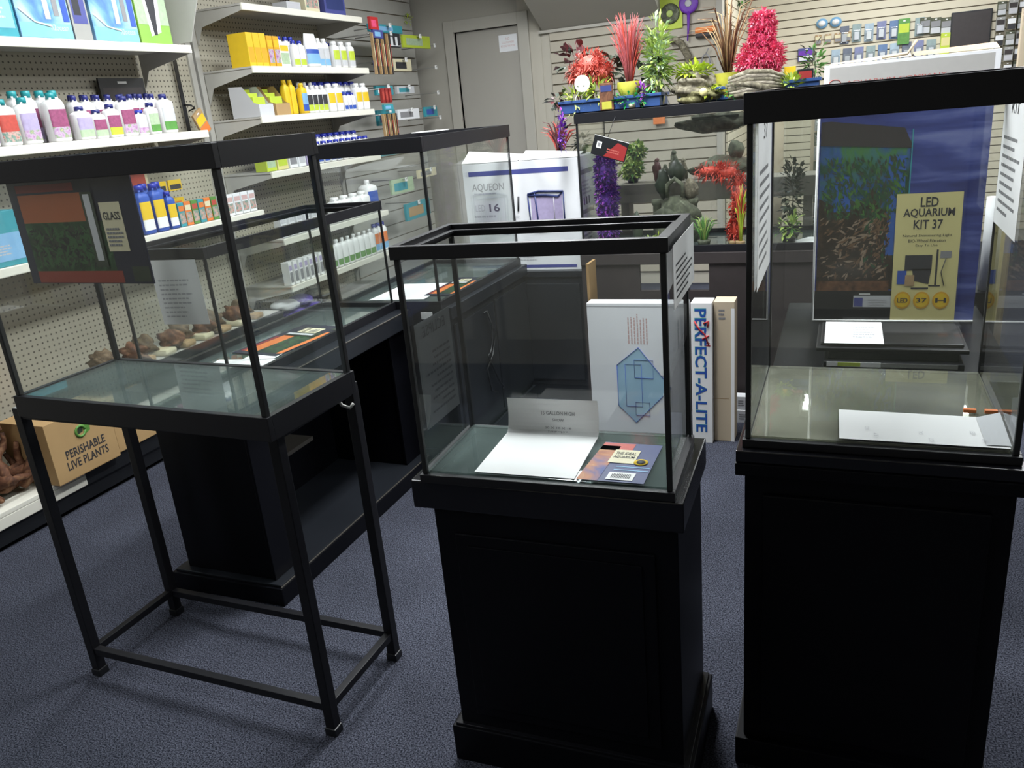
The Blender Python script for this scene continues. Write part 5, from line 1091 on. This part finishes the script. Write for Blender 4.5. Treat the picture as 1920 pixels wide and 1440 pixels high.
# moss rock hanging at top inside (seen from below)
mr = MB(); mr.blob((0, 0, 0), (.14, .06, .04), 'stone', 15, .3, 3); mr.box((-.10, -.05, .02), (.10, .05, .032), 'leaf_dark', .004)
mr2 = tag(mr.build('ornament_rock', None, (-.53, 3.80, 1.262)), 'dark mossy ledge ornament fixed under the rim inside the display tank', 'ornament')
sheet('price_sheet', 'white sheet corner lying on the display tank floor, seen left of the kit carton', flat4([(-.205, 3.60, .7605), (-.06, 3.53, .7605), (-.06, 3.72, .7605), (-.13, 3.72, .7605)]), 2, 2, 'paper')
for px_, h_ in ((-.135, 1.30), (-.305, 1.28)):
    r = thing('display_post', ('right' if px_ > -.2 else 'left') + ' beige display post behind the display tank, seen through the square tank', 'post', (px_, 4.36, 0)); MB().box((-.022, -.015, .02), (.022, .015, h_), 'kraft_tan', .002).build('post', r); MB().box((-.10, -.10, 0), (.10, .10, .02), 'black').build('foot', r)
for k in range(9):
    z_ = 1.27 - k * .068; rr_ = random.Random(k); b = MB(); b.tube([(0, .03, .028), (0, -.01, .026)], .002, 'steel_grey', 5); b.box((-.022, -.012, -.035), (.024, .0, .028), 'steel_grey' if k % 2 else 'stone', .003)
    b.scatter((-.02, -.0125, -.033), XR, ZR, .04, .058, 26, .02, ['paper_grey', 'ink_grey', 'rocky', 'card_white'], k, .3)
    tag(b.build('silver_pack', None, (-.118, 4.335, z_)), f'silver grey pack on the right beige display post, {ORD[k]} from the top', 'hanging pack', 'silver packs on the display post')
P('lidp', frisbee('steel_grey', None, 'paper_grey')).put((-1.262, WB - .03, 1.345), 0, 'round grey lid pack on the near slatwall, seen through the display tank', 'hanging pack')
b = bush(61, (0, 0, 0), (.06, .02, .07), 80, .04, .02, 'lime', 'leaf_light'); b.box((-.05, -.01, -.13), (.06, .02, -.09), 'white', .003); tag(b.build('hanging_pack', None, (-1.37, WB - .045, 1.385)), 'lime leafy pack with a white base beside the round lid pack', 'hanging pack')
# tilted card hung on display tank front
cd = thing('gift_card', 'tilted black and red card with a white square on the display tank front', 'card', (-.938, 3.494, 1.203), 0, None, (0, .31, 0))
b = MB(); b.box((-.078, -.003, -.042), (.078, 0, .042), 'black', .0015); b.rect((-.060, -.0036, -.01), (.022, 0, 0), (0, 0, .028), 'white'); b.rect((-.055, -.004, -.004), (.012, 0, 0), (0, 0, .016), 'ink_grey'); b.poly([(-.02, -.0036, -.038), (.074, -.0036, -.038), (.074, -.0036, .02), (.03, -.0036, .03)], 'dark_red'); b.lines((.02, -.004, -.01), XR, ZR, .06, .02, 2, 'ink_red'); b.rect((-.078, -.0036, .0395), (.156, 0, 0), (0, 0, .002), 'white'); b.build('card_body', cd)
MB().tube([(-.02, .0, .042), (-.015, .0, .09), (-.01, .0, .13)], .0012, 'ink', 5).build('string', cd)
# plants on the carton
potted('dark red spiky plant behind the carton flaps', (-1.265, 3.80, 1.1695), grass(31, 40, .17, .08, 'leaf_burgundy', 'brick_red', .005, .3), None, 'black', .03, .02, group='plants on the carton')
potted('dark grey leafy cluster at the right of the carton top', (-1.16, 3.82, 1.1695), bush(32, (0, 0, .05), (.04, .03, .035), 50, .035, .022, 'leaf_dark', 'stone'), None, 'black', .02, .02, group='plants on the carton')
tag(MB().box((-.04, -.01, 0), (.045, .01, .05), 'orange', .002).build('hanging_pack', None, (-1.27, WB - .06, 1.20)), 'orange pack low on the slatwall right of the door', 'hanging pack')
# post and roll behind the square tank
ps = thing('metal_post', 'beige slotted post behind the kit carton', 'post', (.50, 3.05, 0)); MB().box((-.018, -.015, 0), (.018, .015, 1.55), 'kraft_tan', .002).build('post', ps)
b = MB(); b.loft([(0, .026, .026), (.30, .026, .026)], 'white', 20); tag(b.build('paper_roll', None, (.452, 2.975, .70)), 'upright white paper roll in front of the slotted post', 'roll')
b = MB(); b.box((-.16, -.14, 0), (.16, .14, .695), 'black_satin', .003); tag(b.build('low_cabinet', None, (.56, 3.0, 0)), 'small black plinth under the white paper roll', 'cabinet') if False else None
tag(MB().box((.40, 2.93, 0), (.478, 3.03, .6995), 'black_satin', .003).build('plinth_block'), 'narrow black block carrying the white paper roll', 'block')
# ------------------------------------------------------------------ goods on the back walls
C5 = {}; G5 = 'packs on the far cream slatwall'
def wallput(key, fn, x, z, desc, y=WB2 - .03, where='on the far slatwall', g=G5): place(key, fn, 0, 0, desc, 'hanging pack', where, g, C5, x, 0).location = (x, y, z)
mat('dull_blue', (.36, .46, .54), .5, var=.25); mat('slate', (.13, .15, .20), .5, var=.3); mat('dusk', (.20, .22, .38), .5, var=.25); mat('sea_grey', (.27, .35, .35), .5, var=.25); mat('steel_blue', (.12, .20, .36), .5, var=.25)
cols = [('dull_blue', 'white'), ('slate', 'paper_grey'), ('dusk', 'card_white'), ('sea_grey', 'card_white'), ('steel_blue', 'card_white')]
CN = {'dull_blue': 'pale blue', 'slate': 'slate grey', 'dusk': 'dusky violet', 'sea_grey': 'sea grey', 'steel_blue': 'steel blue'}
def blister(a, b_):
    def f():
        r = thing('blister_pack', 'x', 'hanging pack'); MB().box((-.034, -.003, -.135), (.034, 0, 0), a, .001).build('backing_card', r)
        c_ = MB(); c_.box((-.028, -.028, -.125), (.028, -.0035, -.045), 'clear_plastic', .006); c_.build('blister', r); c_ = MB(); c_.box((-.018, -.022, -.12), (.018, -.0036, -.06), b_, .004); c_.build('content', r); return r
    return f
for i in range(7):
    a, b_ = cols[(i * 2 + 1) % 5]
    if i != 5: wallput(('bl', a), blister(a, b_), -.04 + i * .092, 1.795 + .006 * (i % 2), f'{CN[a]} carded blister pack in the upper row')
for i in range(9):
    a, b_ = cols[i % 5]; wallput(('bl', a), blister(a, b_), -.10 + i * .088, 1.625, f'{CN[a]} carded blister pack in the middle row')
for i in range(6): wallput('mag', hang_fn(.075, .12, .015, 'stone', 'paper_grey', 'ink_grey'), .55 + i * .075, 1.79 - .01 * i, 'grey green blister pack')
def roundp():
    r = thing('round_pack', 'x', 'hanging pack'); m1 = MB(); m1.loft([(0, .045, .038), (.012, .045, .038)], 'sky_print', 20); o = m1.build('disc', r); o.rotation_euler = (PI / 2, 0, 0); m1 = MB(); m1.loft([(.0125, .028, .022), (.016, .028, .022)], 'white', 16); o = m1.build('label', r); o.rotation_euler = (PI / 2, 0, 0); return r
for i in range(2): wallput('rp', roundp, -.215 + i * .105, 1.835, 'round pale blue pack high up')
for i in range(4): wallput('sm2', hang_fn(.05, .07, .01, 'straw', 'ink_grey', 'cream'), -.24 + i * .075, 1.75, 'small tan pack below the round packs')
wallput('pp', hang_fn(.13, .10, .02, 'indigo', 'card_white', 'purple'), -.33, 1.66, 'indigo and white net pack')
wallput('gr', hang_fn(.085, .19, .02, 'green', 'leaf', 'lime'), .40, 1.80, 'tall green pack')
wallput('ylw', hang_fn(.065, .17, .03, 'lime', 'lime', 'pale_yellow'), .70, 1.66, 'lime bottle shaped pack beside the dark screen')
r = thing('wall_monitor', 'black flat screen on the cream slatwall at the upper right', 'screen', (.87, WB2 - .03, 1.67)); MB().box((-.14, -.03, -.13), (.14, 0, .13), 'black', .004).build('housing', r); MB().box((-.13, -.0312, -.12), (.13, -.0300, .12), 'umber').build('screen', r)
for i in range(24):
    wallput(('gy', i % 3), hang_fn(.06, .10, .03, ('stone', 'steel_grey', 'rocky')[i % 3], ('paper_grey', 'ink_light', 'ink')[i % 3], ('steel_grey', 'umber', 'card_white')[i % 3]), 1.07 + (i % 4) * .07, 1.84 - (i // 4) * .11, f'{("stone grey", "steel grey", "speckled")[i % 3]} metal parts pack', WB2 - .03 - .03 * (i % 2))
# near slatwall goods
P('fr1', frisbee('stone', 'lime', 'leaf_light')).put((-1.175, WB - .03, 1.95), 0, 'yellow carded pack with a grey green ring, upper centre wall', 'hanging pack', 'packs on the near slatwall')
P('fr2', frisbee('purple', None, 'paper_grey')).put((-1.045, WB - .035, 2.0), 0, 'purple ring shaped net with grey centre, beside the yellow carded pack', 'hanging pack', 'packs on the near slatwall')
b = MB(); b.tube([(-1.045, WB - .045, 1.93), (-1.05, WB - .045, 1.80), (-1.055, WB - .045, 1.74)], [.012, .007, .005], 'purple', 8); tag(b.build('net_handle'), 'dark purple net handle hanging below the purple ring', 'handle')
b = MB(); b.box((-.07, -.04, -.02), (.07, 0, .018), 'orange', .01); b.box((-.07, -.035, -.05), (.06, 0, -.02), 'umber', .01); b.tube([(.05, -.02, 0), (.09, -.02, -.05), (.09, -.02, -.11)], .008, 'ink_grey', 6)
tag(b.build('orange_tool', None, (-.93, WB - .03, 1.80)), 'orange and dark tool pack hanging on the near slatwall', 'tool')
b = MB(); b.tube([(-.10, 0, .04), (-.06, 0, .06), (-.02, 0, .03), (.03, 0, -.06), (.02, 0, -.14)], [.012, .022, .026, .026, .015], 'rocky', 8)
tag(b.build('hanging_wood', None, (-1.08, WB - .06, 1.70)), 'curved grey tan driftwood piece hanging on the near slatwall', 'ornament')
b = MB(); b.tube([(.03 * math.cos(a), 0, .06 * math.sin(a)) for a in [j * PI / 8 for j in range(17)]], .005, 'ink_grey', 5); b.tube([(0, 0, .06), (.02, 0, .10)], .004, 'ink_grey', 5)
tag(b.build('wire_loop', None, (-.93, WB - .05, 1.58)), 'dark oval wire loop hanging under the orange tool pack', 'loop')
tag(bush(50, (0, 0, 0), (.05, .03, .04), 60, .04, .02, 'leaf', 'leaf_dark').build('plastic_plant', None, (-.77, 6.9, 2.02)), 'dark green plastic sprig high in the alcove above the pink plant', 'plastic plant')
tag(bush(51, (0, 0, 0), (.03, .03, .03), 30, .03, .014, 'lime', 'leaf_light').build('plastic_plant', None, (-3.16, 6.0, 2.12)), 'bright lime sprig on the slatwall panel above the door level', 'plastic plant')
